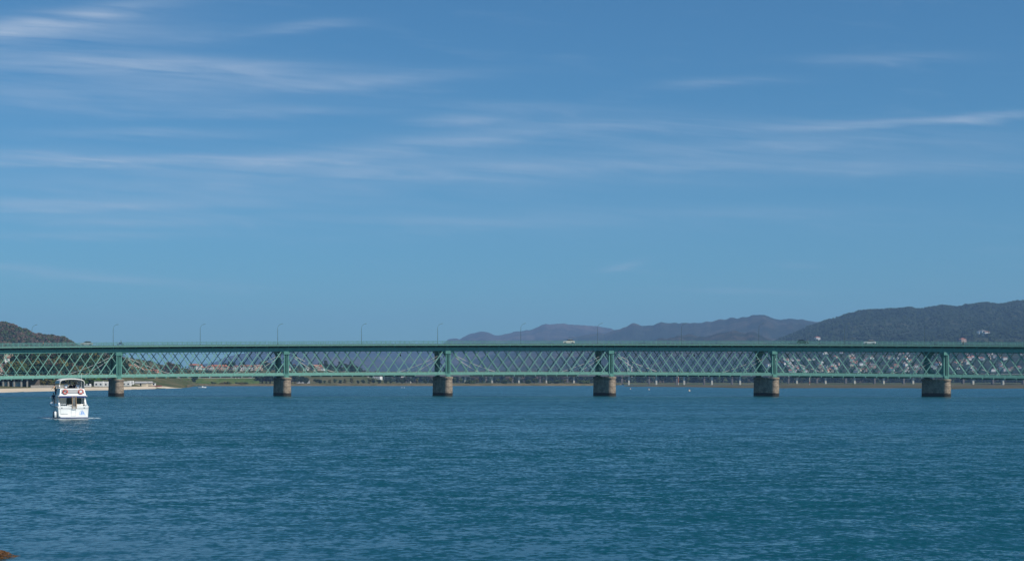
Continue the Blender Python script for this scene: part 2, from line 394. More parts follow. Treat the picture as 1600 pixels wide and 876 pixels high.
# low reed and mud edge along the centre bank
M['reed'] = ground_mat('dry reeds', [(.42,(.07,.065,.025)),(.52,(.13,.10,.05)),(.62,(.16,.125,.07))], .06, bump=.5, bs=.3)
xs = [292+i*3 for i in range(228)]
strip_mesh('riverbank', xs, lambda p: shore(p)-5+5*noise.noise(Vector((p*.06,5,0))), lambda p: shore(p)+42, lambda p, Y, t: land_z(p, Y)+.12+.9*math.sin(math.pi*t)**2*(.6+.6*noise.noise(Vector((p*.1, t*3, 0)))), M['reed'], 8)

# embankment that carries the motorway towards the viaduct
M['grass'] = ground_mat('embankment grass', [(.40,(.04,.08,.018)),(.5,(.065,.105,.025)),(.6,(.11,.12,.04))], .03, bump=.4, bs=.2)
EMB_Y = 1660
def emb_top(p): return wz(590.8, EMB_Y)
e = MB(); vs = []; fs = []; xs = list(range(150, 408, 3)); prof = [(-26,2.2,0),(-16,.45,1),(-7,0,1),(14,0,1),(30,2.2,0)]
for j, (dy, dz, top) in enumerate([(-34,0,0),(-22,.5,0),(-9,1,0),(14,1,0),(30,.2,0)]):
    for p in xs:
        edge = sstep((p-150)/60)
        zt = lerp(6, emb_top(p), edge); z = lerp(2.3, zt, dz) + (.35*noise.noise(Vector((p*.1, j*2, 0))) if j < 2 else 0)
        Y = EMB_Y+dy; vs.append((wx(p, Y), Y, z))
for j in range(4):
    for i in range(len(xs)-1): a = j*len(xs)+i; fs.append((a, a+1, a+len(xs)+1, a+len(xs)))
k = len(xs)-1; fs.append(tuple(j*len(xs)+k for j in range(5)))
e.add(vs, fs); e.build('embankment', M['grass'])['kind'] = 'structure'
q = MB(); q.add([(wx(p, EMB_Y+dy), EMB_Y+dy, lerp(6, emb_top(p), sstep((p-150)/60))+.06) for dy in (-7, 12) for p in xs], [(i, i+1, i+1+len(xs), i+len(xs)) for i in range(len(xs)-1)])
q.build('road', M['asphalt'])['kind'] = 'structure'
q = MB()
for i in range(len(xs)-1):
    a = Vector((wx(xs[i], EMB_Y-8), EMB_Y-8, lerp(6, emb_top(xs[i]), sstep((xs[i]-150)/60)))); b = Vector((wx(xs[i+1], EMB_Y-8), EMB_Y-8, lerp(6, emb_top(xs[i+1]), sstep((xs[i+1]-150)/60))))
    q.bar(a+Vector((0,0,.65)), b+Vector((0,0,.65)), .45, .08); q.bar(a, a+Vector((0,0,.8)), .2, .15)
tag(q.build('guard_rail', M['cable']), 'pale guard rail along the top of the grassy embankment', 'guard rail')

# ------------------------------------------------------------------ hills
class Hill:
    def __init__(s, name, pts, D, D0, z0, material, amp=.06, p=1.25, px0=None, px1=None, step=3, seed=0, nt=36, back=.3, sil=0.0):
        s.pts, s.D, s.D0, s.z0, s.p, s.amp, s.seed, s.sil = pts, D, D0, z0, p, amp, seed, sil
        px0 = pts[0][0] if px0 is None else px0; px1 = pts[-1][0] if px1 is None else px1
        xs = [px0+i*step for i in range(int((px1-px0)/step)+1)]
        vs = []; fs = []
        ts = [i/nt for i in range(nt+1)]+[1+back*(i+1)/6 for i in range(6)]
        for t in ts:
            for px in xs:
                Y = D0+(D-D0)*t; vs.append((wx(px, Y), Y, s.z(px, t)))
        n = len(xs)
        for j in range(len(ts)-1):
            for i in range(n-1): a = j*n+i; fs.append((a, a+1, a+n+1, a+n))
        q = MB(); q.add(vs, fs); q.build('hill', material, smooth=True)['kind'] = 'structure'
    def z(s, px, t):
        Y = s.D0+(s.D-s.D0)*t; zr = wz(interp(s.pts, px), s.D)
        if t <= 1:
            z = lerp(s.z0, zr, t**s.p)
            sc = 5.0/s.D*1.6; a = s.amp*zr*math.sin(math.pi*min(1, t))**.8
            z += a*noise.fractal(Vector((wx(px, Y)*sc, Y*sc*.7, s.seed)), 1.0, 2.1, 6)*1.6
            z -= abs(noise.noise(Vector((wx(px, Y)*sc*1.1, Y*sc*.35, s.seed+9))))*a*1.3
        else: z = zr - (t-1)*zr*1.2
        z += s.sil*zr*noise.fractal(Vector((px*.07, t*3, s.seed)), 1.0, 2.2, 4)*(1 if t > .5 else 2*t)
        return z
    def at(s, px, t):
        Y = s.D0+(s.D-s.D0)*t; return Vector((wx(px, Y), Y, s.z(px, t)))
def hillmat(name, a, b, c, sc, bump):
    return ground_mat(name, [(.40,a),(.52,b),(.63,c)], sc, bump=bump, bs=sc*5)
HA = hillmat('far heather mountain', (.010,.020,.018),(.040,.034,.030),(.12,.085,.07), .0016, 55)
HB = hillmat('scrubby mountain', (.008,.017,.011),(.024,.028,.018),(.095,.07,.05), .0022, 40)
HC = hillmat('wooded hill', (.008,.017,.010),(.016,.028,.015),(.05,.055,.026), .003, 20)
HL = hillmat('dry wooded hill', (.016,.018,.014),(.035,.028,.022),(.075,.052,.042), .008, 6)
hillA = Hill('far', [(250,590),(285,578),(310,570),(335,566),(350,559),(365,555),(385,551),(410,549),(450,545),(520,542),(600,541),(670,541),(692,536),(700,530.5),(712,528),(718,530),(728,524),(735,521),(745,519),(758,518),(764,520),(770,522.5),(785,522.7),(800,519),(812,517),(827,516),(840,510),(853,506),(870,505.6),(885,506),(905,507.5),(930,509),(945,511),(957,514),(975,520),(1050,524),(1200,520),(1500,520),(1900,520)], 10500, 5200, 4, HA, seed=3, sil=.028, amp=.2)
hillB = Hill('mid', [(640,588),(760,552),(830,538),(870,531),(900,526),(925,521),(945,520.5),(968,514),(983,507),(990,505),(996,506),(1004,509),(1012,508),(1020,508),(1032,503.5),(1060,504.5),(1090,504),(1112,502),(1130,499),(1140,496.5),(1147,495),(1155,497),(1165,497),(1175,493.5),(1190,493),(1200,494),(1205,496),(1215,498.5),(1230,498),(1255,499),(1270,502),(1288,502),(1320,500),(1400,505),(1700,500),(2100,500)], 8200, 3700, 4, HB, seed=8, amp=.22, sil=.026)
hillC = Hill('right', [(1080,592),(1150,560),(1200,540),(1250,519),(1270,510),(1288,504.5),(1305,500),(1330,492),(1345,487.5),(1370,486.5),(1400,485),(1415,483),(1430,484.5),(1442,485),(1450,483.5),(1468,480),(1485,481),(1495,482),(1512,479),(1520,478),(1530,476.5),(1548,476),(1555,478),(1565,478),(1575,475.5),(1590,473),(1600,473),(1700,468),(1900,470),(2300,490)], 5000, 2500, 5, HC, seed=5, amp=.06, p=1.15, nt=60, sil=.010)
hillL = Hill('left', [(-500,470),(-200,490),(-40,503),(0,507),(10,507),(18,509),(33,515),(40,516),(50,523),(57,525),(75,527),(100,530),(108,534),(115,539),(135,548),(170,558),(200,563),(235,569),(262,578),(300,588),(380,592)], 2150, 1300, -4, HL, seed=12, amp=.10, p=1.1, sil=.035)

# ------------------------------------------------------------------ trees
def crown_mesh(kind, seed, leaf):
    rnd = random.Random(seed); q = MB()
    lobes = []
    if kind == 'bushy':
        for k in range(9):
            a = rnd.uniform(0, 6.28); r = rnd.uniform(.5, 2.6); z = rnd.uniform(3.4, 8.6)
            r *= 1-.45*abs(z-5.5)/4
            lobes.append((r*math.cos(a), r*math.sin(a), z, rnd.uniform(1.1, 2.1)))
        n, sz = 520, .75
    elif kind == 'pine':
        for k in range(8):
            z = 3.2+k*1.0; r = .9*(1-k/9); a = rnd.uniform(0, 6.28)
            lobes.append((r*math.cos(a), r*math.sin(a), z, 2.0*(1-k/9.5)+.35))
        n, sz = 460, .62
    elif kind == 'umbrella':
        for k in range(7):
            a = k*.9+rnd.uniform(0,.5); r = rnd.uniform(.6, 2.8); lobes.append((r*math.cos(a), r*math.sin(a), rnd.uniform(7.6, 9.2), rnd.uniform(1.1, 1.7)))
        n, sz = 380, .7
    elif kind == 'bare':
        for k in range(9):
            a = rnd.uniform(0, 6.28); r = rnd.uniform(.4, 2.4); lobes.append((r*math.cos(a), r*math.sin(a), rnd.uniform(3.0, 8.8), rnd.uniform(.9, 1.7)))
        n, sz = 420, .5
    else:  # shrub
        for k in range(9):
            a = rnd.uniform(0, 6.28); r = rnd.uniform(.3, 3.2); lobes.append((r*math.cos(a), r*math.sin(a), rnd.uniform(.9, 3.0), rnd.uniform(.9, 1.5)))
        n, sz = 420, .65
    for i in range(n):
        lx, ly, lz, lr = rnd.choice(lobes)
        d = Vector((rnd.gauss(0,1), rnd.gauss(0,1), rnd.gauss(0,1))).normalized()*lr*rnd.uniform(.55, 1.08)
        c = Vector((lx, ly, lz))+Vector((d.x, d.y, d.z*.8))
        nrm = (d.normalized()+Vector((rnd.gauss(0,.5), rnd.gauss(0,.5), rnd.gauss(0,.5)+.3))).normalized()
        u = nrm.orthogonal().normalized()
        u = Matrix.Rotation(rnd.uniform(0, 6.28), 3, nrm) @ u; v = nrm.cross(u); s_ = sz*rnd.uniform(.6, 1.3)
        bulge = nrm*s_*.35
        q.add([c-u*s_, c-v*s_*.7+bulge, c+u*s_, c+v*s_*.7+bulge, c+bulge*1.4], [(0,1,4),(1,2,4),(2,3,4),(3,0,4)])
    return q.mesh('crown', LEAF[leaf])
def trunk_mesh(kind, seed):
    rnd = random.Random(seed+50); q = MB()
    top = {'bushy':6,'pine':10,'umbrella':8.4,'bare':7,'shrub':1.6}[kind]
    q.tube([(0,0,-.6),(.1,0,top*.4),(-.05,.1,top*.75),(0,0,top)], [.32,.25,.16,.05] if kind != 'shrub' else [.2,.16,.1,.04], 6)
    for k in range(6 if kind != 'pine' else 3):
        a = rnd.uniform(0, 6.28); z0 = top*rnd.uniform(.35,.8); r = 1.9*min(1, top/6)
        q.tube([(0,0,z0),(r*.5*math.cos(a), r*.5*math.sin(a), z0+.7),(r*math.cos(a), r*math.sin(a), z0+1.6)], [.13,.09,.03], 5)
    return q.mesh('trunk', M['bark'])
TREE = {}
for kind, leafs in (('bushy',('green','dark','olive','bright')),('pine',('dark',)),('umbrella',('dark',)),('bare',('brown',)),('shrub',('green','olive','bright'))):
    for lf in leafs:
        TREE[kind, lf] = [(crown_mesh(kind, hash_ , lf), trunk_mesh(kind, hash_)) for hash_ in (len(TREE)*10+1, len(TREE)*10+2)]
DESC = {('bushy','green'):('mid green bushy tree','bushy_tree'),('bushy','dark'):('dark rounded evergreen tree','evergreen_tree'),('bushy','olive'):('yellowish olive tree','olive_tree'),
        ('bushy','bright'):('fresh green leafy tree','leafy_tree'),('pine','dark'):('dark pointed conifer','conifer_tree'),('umbrella','dark'):('flat topped pine','pine_tree'),('bare','brown'):('brown bare twigged tree','bare_tree'),
        ('shrub','green'):('low green shrub','shrub'),('shrub','olive'):('low olive shrub','shrub'),('shrub','bright'):('low bright green shrub','shrub')}
tree_log = []
def put_tree(kind, lf, px, Y, z, h, zone):
    cm, tm = random.choice(TREE[kind, lf]); d, nm = DESC[kind, lf]
    base = {'bushy':10,'pine':11.5,'umbrella':10,'bare':10,'shrub':4}[kind]
    s_ = h/base; o = empty(nm, (wx(px, Y), Y, z), random.uniform(0, 6.28)); o.scale = (s_*random.uniform(1.0,1.5), s_*random.uniform(1.0,1.5), s_)
    link('crown', cm, o); link('trunk', tm, o)
    tree_log.append((zone, d, px, Y, o, 'shrub' if kind == 'shrub' else 'tree'))
def scatter(zone, n, px0, px1, Yf, topf, mix, hr, zf=None):
    for i in range(n):
        px = lerp(px0, px1, (i+random.uniform(.1,.9))/n); Y = Yf(px); z = (zf or (lambda p, y: land_z(p, y)-.2))(px, Y)
        kind, lf = random.choice(mix)
        h = random.uniform(*hr)
        if topf: h = max(3, min(h*1.6, wz(topf(px)+random.uniform(-1, 4), Y)-z))
        if kind == 'shrub': h = min(h, 5)
        put_tree(kind, lf, px, Y, z, h, zone)
GB, DK, OL, BR, PN, UM, BA = ('bushy','green'),('bushy','dark'),('bushy','olive'),('bushy','bright'),('pine','dark'),('umbrella','dark'),('bare','brown')
U_ = random.uniform
scatter('on the wooded left bank', 34, 18, 150, lambda p: U_(905, 990), lambda p: 562+ (8 if p>120 else 0), [GB,DK,OL,BA,DK,OL,DK], (10,16))
scatter('above the left bank', 40, 24, 190, lambda p: U_(1010, 1160), lambda p: interp([(20,556),(40,545),(120,545),(190,556)], p), [GB,DK,DK,BA,OL,DK], (10,16))
scatter('behind the beach', 12, 40, 86, lambda p: shore(p)+U_(75,120), lambda p: 588, [BR,OL,DK,OL], (6,11))
scatter('beside the mobile homes', 14, 128, 158, lambda p: shore(p)+U_(70,110), lambda p: interp([(128,592),(140,585),(150,584),(158,590)], p), [BR,BR,GB], (6,11))
scatter('in the brown thicket', 26, 150, 236, lambda p: U_(1100, 1200), lambda p: 586, [BA,BA,BA,GB], (9,13))
scatter('below the hamlet', 26, 170, 262, lambda p: U_(1300, 1400), lambda p: interp([(170,572),(200,577),(262,580)], p), [DK,GB,BA,DK], (9,14))
scatter('above the embankment', 30, 255, 400, lambda p: U_(1780, 1860), lambda p: interp([(255,566),(275,565),(300,577),(400,579)], p), [BA,GB,DK,OL,BA], (9,14))
for p_, h_, k_ in ((257,17,BA),(264,18,BA),(270,16,BA),(277,13,OL)): put_tree(*k_, p_, 1720, 8, h_*1.2, 'above the embankment')
scatter('in the second pier grove', 26, 397, 480, lambda p: U_(1640, 1720), lambda p: interp([(397,584),(412,580),(440,583),(480,586)], p), [DK,DK,BA,DK], (12,18))
for p_, t_, k_ in ((352,566,PN),(361,563,DK),(375,566,PN),(381,565,PN),(398,570,DK),(408,566,UM),(413,564,UM),(420,565,DK),(425,569,DK),(500,566,DK),(509,562,PN),(515,567,DK),(523,570,DK),(531,564,PN),(541,566,DK),(549,562,PN),(556,569,DK),(563,574,DK),(290,572,DK),(320,571,PN),(450,573,DK),(470,575,PN)):
    Y = 2000; z = land_z(p_, Y); put_tree(*k_, p_, Y, z, (wz(t_, Y)-z), 'rising above the rooftops')
for p_, h_ in ((275,6.0),(304,7.0)): put_tree('bushy','dark', p_, EMB_Y-36, 2.4, h_+1.5, 'below the embankment')
scatter('along the marshy bank', 26, 478, 700, lambda p: shore(p)+U_(45, 90), lambda p: 589, [GB,DK,OL,DK], (8,13))
scatter('along the marshy bank', 30, 700, 958, lambda p: shore(p)+U_(60, 150), lambda p: 590.5, [GB,DK,OL,('shrub','green')], (7,11))
scatter('behind the distant viaduct', 44, 560, 960, lambda p: U_(2200, 2350), lambda p: 580.5, [DK,GB,DK,BA,PN], (12,18))
scatter('behind the distant viaduct', 90, 955, 1720, lambda p: U_(2200, 2420), lambda p: 580.5, [DK,DK,GB,DK,PN], (12,18))
for i in range(12): p_ = U_(286, 400); put_tree('shrub', random.choice(['green','olive']), p_, U_(1575, 1600), 1.6, U_(2, 3.4), 'below the embankment')
from collections import defaultdict
zones = defaultdict(list)
for t_ in tree_log: zones[(t_[0], t_[1])].append(t_)
for (zn, d), lst in zones.items():
    lst.sort(key=lambda t: t[2])
    for i, t_ in enumerate(lst):
        lab = f"{d} {zn}" + (f", {ordn(i)} from left" if len(lst) > 1 else "")
        tag(t_[4], lab, t_[5], 'trees and shrubs '+zn)
# woodland covering the near left hill and the skyline, too dense to count
def wood(name, pts_h, n, hill, leafs, label, szr=(3,6), tr=(.3,1.02), ymax=999):
    rnd = random.Random(n); q = MB()
    for i in range(n):
        px = rnd.uniform(*pts_h); t = rnd.uniform(*tr)**.8
        if rnd.random() < .22: t = 1.0
        p = hill.at(px, min(1, t))
        if HOR-(p.z-H)/p.y*F > ymax: continue
        r = rnd.uniform(*szr); q.cur = rnd.randrange(len(leafs))
        for k in range(10):
            d = Vector((rnd.gauss(0,1), rnd.gauss(0,1), abs(rnd.gauss(0,1)))).normalized()
            c = p+Vector((d.x*r*.7, d.y*r*.7, d.z*r)); nrm = (d+Vector((rnd.gauss(0,.4), rnd.gauss(0,.4), rnd.gauss(0,.4)))).normalized()
            u = nrm.orthogonal().normalized(); v = nrm.cross(u); s_ = r*rnd.uniform(.3,.6)
            q.add([c-u*s_, c-v*s_, c+u*s_, c+v*s_, c+nrm*s_*.5], [(0,1,4),(1,2,4),(2,3,4),(3,0,4)])
    tag(q.build(name, [LEAF[x] for x in leafs]), label, 'woodland', kind='stuff')
wood('wood', (-120, 300), 6500, hillL, ['dark','brown','green','brown'], 'scrubby woodland covering the left hill', (1.8,4.2))
wood('wood', (1150, 1750), 5600, hillC, ['dark','dark','dark'], 'dense woodland covering the long right hill', (4.5,9), (.15,1.02), 550)

class Flat:      # level ground behind the viaduct
    def __init__(s, D0, D1): s.D0, s.D1 = D0, D1
    def at(s, px, t): Y = lerp(s.D0, s.D1, t); return Vector((wx(px, Y), Y, land_z(px, Y)+random.uniform(-1, 6)))
wood('wood', (405, 1760), 1500, Flat(2430, 2600), ['dark','green','dark','brown'], 'dark band of far woodland behind the viaduct', (5,8), (0,1))
# ------------------------------------------------------------------ houses
WALLS = {'white': mat('white render', (.70,.68,.64), .8, var=.06), 'cream': mat('cream render', (.62,.52,.38), .8, var=.06), 'pink': mat('pinkish render', (.50,.33,.26), .8, var=.08), 'grey': mat('grey render', (.38,.37,.36), .8, var=.08)}
ROOFS = {'red': mat('orange red roof tiles', (.36,.125,.07), .85, var=.2, scale=2), 'brown': mat('brown roof tiles', (.20,.10,.065), .85, var=.2, scale=2), 'dark': mat('grey roof', (.14,.13,.13), .8, var=.15)}
M['pane'] = mat('window glass', (.03,.04,.05), .2)
def house_meshes(w_, d_, h_, rh, floors, wall, roof, hip):
    a = MB(); a.box(-w_/2, w_/2, -d_/2, d_/2, -3, h_)
    wm_ = a.mesh('wall', WALLS[wall])
    b = MB(); o = .5
    r0 = [(-w_/2-o,-d_/2-o,h_-.02),(w_/2+o,-d_/2-o,h_-.02),(w_/2+o,d_/2+o,h_-.02),(-w_/2-o,d_/2+o,h_-.02)]
    k = d_*.5 if hip else 0
    b.add(r0+[(-w_/2-o+k,0,h_+rh),(w_/2+o-k,0,h_+rh)], [(0,1,5,4),(2,3,4,5),(1,2,5),(3,0,4),(3,2,1,0)])
    rm = b.mesh('roof', ROOFS[roof])
    wins = []
    nw = max(2, int(w_/3.2))
    for f in range(floors):
        for i in range(nw):
            x = -w_/2+w_*(i+.5)/nw; z = h_*(f+.5)/floors
            c = MB(); c.box(x-.55, x+.55, -d_/2-.06, -d_/2-.005, z-.7, z+.7); wins.append(c.mesh('window', M['pane']))
    return wm_, rm, wins
HM = {}
k = 0
for wall in WALLS:
    for roof in ROOFS:
        for (w_, d_, h_, rh, fl, hip) in ((11,9,6,2.2,2,True),(14,9,6.5,2.6,2,False),(9,8,3.6,1.9,1,True)):
            HM[wall, roof, (k % 3)] = (w_, d_, h_, rh, fl, hip); k += 1
HMC = {}
house_log = []
def put_house(px, Y, z, wall, roof, shape, rz, zone, sc=1.0, kind='house'):
    key = (wall, roof, shape)
    if key not in HMC: HMC[key] = house_meshes(*[((11,9,6,2.2,2),(14,9,6.5,2.6,2),(9,8,3.6,1.9,1),(24,12,11,1.2,4))[shape][i] for i in range(5)], wall, roof, shape in (0,2))
    wm_, rm, wins = HMC[key]
    o = empty('house' if shape < 3 else 'apartment_block', (wx(px, Y), Y, z), rz); o.scale = (sc, sc, sc)
    link('wall', wm_, o); link('roof', rm, o)
    for wn_ in wins: link('window', wn_, o)
    size = {0:'upright',1:'long',2:'low',3:'tall'}[shape]
    house_log.append((zone, f"{wall} {size} {'house' if shape<3 else 'block'} with {roof if roof!='dark' else 'grey'} roof", px, o, 'house' if shape < 3 else 'building'))
rw = lambda: random.choice(['white','white','cream','pink','white','grey'])
rr = lambda: random.choice(['red','brown','brown','red','dark','dark'])
# hillside town on the right
taken = []
n_ = 0
while n_ < 120:
    px = U_(1195, 1640) if random.random() < .93 else U_(975, 1195); t = U_(.03, .50)
    if px < 1200:
        P = hillB.at(px, U_(.0,.04)); 
    else: P = hillC.at(px, t)
    yv = HOR-(P.z-H)/P.y*F
    if not (553 < yv < 583): continue
    if px > 1225 and px < 1420: pass
    elif random.random() < .3: continue
    if noise.noise(Vector((px*.03, yv*.12, 3))) < -.08: continue
    if any(abs(px-a) < 3.2 and abs(yv-b) < 2.0 for a, b in taken): continue
    taken.append((px, yv)); put_house(px, P.y, P.z, rw(), rr(), random.choice([0,0,1,2]), U_(-.8,.8), 'in the hillside town', U_(.6,.95)); n_ += 1
# white farmhouse group high on the right hill
for px, py, sh, sc in ((1531,518.5,2,1.4),(1536,519.5,0,1.3),(1541,521,1,1.1)):
    t = next(t/400 for t in range(400) if HOR-(hillC.z(px, t/400)-H)/(hillC.D0+(hillC.D-hillC.D0)*t/400)*F < py+3)
    P = hillC.at(px, t); put_house(px, P.y, P.z+2, 'white', 'dark' if sh != 1 else 'brown', sh, .3, 'alone high on the right hill', sc*.95)
for px, py in ((1277,530),(1504,534)):
    t = next(t/400 for t in range(400) if HOR-(hillC.z(px, t/400)-H)/(hillC.D0+(hillC.D-hillC.D0)*t/400)*F < py+2)
    P = hillC.at(px, t); put_house(px, P.y, P.z+2, 'pink' if px > 1400 else 'white', 'red', 0, .3, 'on the slope above the deck', 1.3)
# red roofed hamlet on the left and the village behind the embankment
for px, py in ((194,573),(201,575),(206,571),(212,572),(214,577),(221,574),(226,579),(232,578.5),(241,579.5),(247,580)):
    put_house(px, 1290, wz(py+2.5, 1290)-1.5, random.choice(['cream','white','pink']), 'red', random.choice([0,1,2]), U_(-.5,.5), 'in the left bank hamlet', .5)
for px, py in ((303,573.5),(309,574),(317,574),(322,577),(330,574),(336,575),(342,575),(347,574),(352,576),(362,573),(369,574),(379,575.5),(384,577),(392,578),(399,577.5),(403,578),(449,578),(478,577),(497,577),(503,576),(572,579),(590,580)):
    put_house(px, 1950, land_z(px, 1950), rw(), rr() if px > 350 else 'red', random.choice([0,1,2]), U_(-.5,.5), 'beyond the embankment', .8)
for px, py, wl_ in ((18,563,'white'),(7,573,'pink')): put_house(px, 1100, wz(py+6, 1100), wl_, 'brown', 0, .2, 'on the slope at the left edge', .8)
for px, py in ((18,557),(27,556),(36,556),(44,554.5)): put_house(px, 1250, wz(py+3, 1250), 'cream' if px != 44 else 'white', 'red', 1, 0, 'beneath the deck, far left', .75)
for px in (860,871,880,905,912,918): put_house(px, 3300, 4, 'white', 'dark', random.choice([0,1]), U_(-.5,.5), 'under the distant viaduct', 1.6)
for px, wl_ in ((967,'grey'),(972,'pink'),(976,'grey')): put_house(px, 3200, 14, wl_, 'dark', 3, 0, 'right of the fourth pier', .7+.1*(px==972))
for px in (470,478): put_house(px, 1690, 3, 'grey', 'brown', 2, .1, 'right of the second pier', 1.0)
for px in (610,630): put_house(px, 2600, 13, 'white', 'red', 2, .1, 'behind the distant viaduct', .9)
hz = defaultdict(list)
for h_ in house_log: hz[(h_[0], h_[1])].append(h_)
for (zn, d), lst in hz.items():
    lst.sort(key=lambda t: t[2])
    for i, h_ in enumerate(lst): tag(h_[3], f"{d} {zn}" + (f", {ordn(i)} from left" if len(lst) > 1 else ""), h_[4], 'houses '+zn)
# chimney mast with red band in the distance
for px, py in ((981,563),(987,571)):
    o = empty('chimney_stack', (wx(px, 3150), 3150, 3), label='thin white %s chimney right of the fourth pier' % ('tall' if px == 981 else 'short'), cat='chimney', group='thin white chimneys')
    q = MB(); hh = wz(py, 3150)-3; q.tube([(0,0,0),(0,0,hh)], [1.1,.8], 8); q.build('shaft', WALLS['white'], o)
    q = MB(); q.tube([(0,0,hh),(0,0,hh+1.0)], [.9,.9], 8); q.build('cap', ROOFS['dark'], o)

# ------------------------------------------------------------------ distant motorway viaduct
o = empty('motorway_viaduct', (0,0,0), label='long low concrete viaduct on slim pillars across the marsh', cat='viaduct')
pill = []
def via_Y(px): return lerp(2080, 1890, (px-400)/1200)
pxs = [472,515,557,600,642,684.5,727,769,811,854,897,940,983,1026,1069.5,1113,1157,1201,1246,1291,1336.5,1382,1428,1475,1522,1569,1617,1665]
tp = 587.6
q = MB()
for a, b in zip([388]+pxs, pxs+[1713]):
    A = Vector((wx(a, via_Y(a)), via_Y(a), wz(tp, via_Y(a)))); B = Vector((wx(b, via_Y(b)), via_Y(b), wz(tp, via_Y(b))))
    for dy in (0, 16):
        q.hexa([A+Vector((0,dy,0)), B+Vector((0,dy,0)), B+Vector((0,dy+11,0)), A+Vector((0,dy+11,0)), A+Vector((0,dy,2.1)), B+Vector((0,dy,2.1)), B+Vector((0,dy+11,2.1)), A+Vector((0,dy+11,2.1))])
q.build('deck', M['viadeck'], o)
for k, px in enumerate(pxs):
    Y = via_Y(px)
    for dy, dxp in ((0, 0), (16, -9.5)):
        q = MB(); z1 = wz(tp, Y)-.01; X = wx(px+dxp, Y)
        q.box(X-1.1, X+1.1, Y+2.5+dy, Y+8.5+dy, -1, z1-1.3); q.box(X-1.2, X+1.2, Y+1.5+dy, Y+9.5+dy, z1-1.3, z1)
        q.build('pillar', M['pillar'] if dy == 0 else M['viadeck'], o)  # rear row takes the darker beam grey, painting in shade under the carriageways
q = MB()
for a, b in zip([388]+pxs, pxs+[1713]):
    A = Vector((wx(a, via_Y(a)), via_Y(a), wz(tp, via_Y(a))+2.8)); B = Vector((wx(b, via_Y(b)), via_Y(b), wz(tp, via_Y(b))+2.8)); q.bar(A, B, .5, .15)
    for t in range(8): C = A.lerp(B, t/8); q.bar(C-Vector((0,0,.7)), C+Vector((0,0,.2)), .2, .15)
q.build('railing', M['cable'], o)

# ------------------------------------------------------------------ the lattice bridge
SK = -0.54
def path_u(u):
    Y = 512*(1-.045*((u-760)/700)**2); return wx(u, Y), Y, 1.5*((u-830)/800)**2
us = [-330+i*.5 for i in range(4700)]; tab = []; s_ = 0; prev = None
for u in us:
    x, y, d = path_u(u)
    if prev: s_ += math.hypot(x-prev[0], y-prev[1])
    tab.append((s_, u)); prev = (x, y)
import bisect
skeys = [a for a, _ in tab]; ukeys = us
def s_of_u(u): i = (u-us[0])/.5; j = int(i); return lerp(tab[j][0], tab[j+1][0], i-j)
def u_of_s(s):
    j = max(0, min(len(tab)-2, bisect.bisect(skeys, s)-1)); return lerp(tab[j][1], tab[j+1][1], (s-tab[j][0])/(tab[j+1][0]-tab[j][0]))
def P(s, v, z):
    x, y, d = path_u(u_of_s(s)); return Vector((x+SK*v, y+v, z-d))
def sweep(q, s0, s1, v0, v1, z0, z1, step=4.0):
    n = max(1, int((s1-s0)/step)); rings = []
    for i in range(n+1):
        s = lerp(s0, s1, i/n); rings.append([P(s,v0,z0), P(s,v1,z0), P(s,v1,z1), P(s,v0,z1)])
    q.loft(rings)
COLS = [-72,186,447.5,700,955,1210,1478,1752]
SC = [s_of_u(c) for c in COLS]; S0, S1 = SC[0]-2, SC[-1]+2
ZD, ZWB, ZCT, ZCB, ZPT = 18.5, 16.3, 8.45, 7.6, 7.0
W = 8.0
br = empty('lattice_bridge', (0, 505, 7), label='long teal green iron lattice girder bridge across the river on stone piers', cat='bridge')
def bpart(q, name, m):
    o = q.build(name, m); o.parent = br; o.matrix_parent_inverse = Matrix.Translation(-br.location); return o
q = MB(); sweep(q, S0, S1, -1.5, W+1.5, ZD-.30, ZD); bpart(q, 'road_deck', M['bridge_pale'])
q = MB(); sweep(q, S0, S1, -.2, W+.2, ZD+.004, ZD+.32); bpart(q, 'road_surface', M['asphalt'])
for v in (0, W):
    q = MB(); iv = 2.3 if v == 0 else -2.3; sweep(q, S0, S1, v-.08, v+.08, ZWB+.2, ZD-1.1); sweep(q, S0, S1, v-.3, v+.3, ZWB, ZWB+.2); sweep(q, S0, S1, min(v, v+iv), max(v, v+iv), ZD-1.1, ZD-1.03); sweep(q, S0, S1, v+iv-.08, v+iv+.08, ZD-1.03, ZD-.31)
    n = int((S1-S0)/1.9)
    for i in range(n):   # web stiffeners
        s = S0+i*1.9+.9; sg = -1 if v == 0 else 1
        q.bar(P(s, v+sg*.14, ZWB+.2), P(s, v+sg*.14, ZD-1.1), .12, .14)
    bpart(q, 'top_girder', M['bridge'])
    q = MB(); sweep(q, S0, S1, v-.32, v+.32, ZCB, ZCT-.25); sweep(q, S0, S1, v-.12, v+.12, ZCT-.25, ZCT+.25)
    bpart(q, 'bottom_chord', M['bridge_pale'])
# cantilever brackets below the deck edge
for v, sg in ((0,-1),(W,1)):
    q = MB(); s = S0+1
    while s < S1-1:
        a, b, c = P(s, v+sg*.1, ZD-.32), P(s, v+sg*1.35, ZD-.32), P(s, v+sg*.1, ZD-1.0); t = Vector((.09,0,0))
        q.add([a-t,b-t,c-t,a+t,b+t,c+t], [(0,1,2),(3,5,4),(0,3,4,1),(1,4,5,2),(2,5,3,0)]); s += 3.77
    bpart(q, 'deck_bracket', M['bridge'])
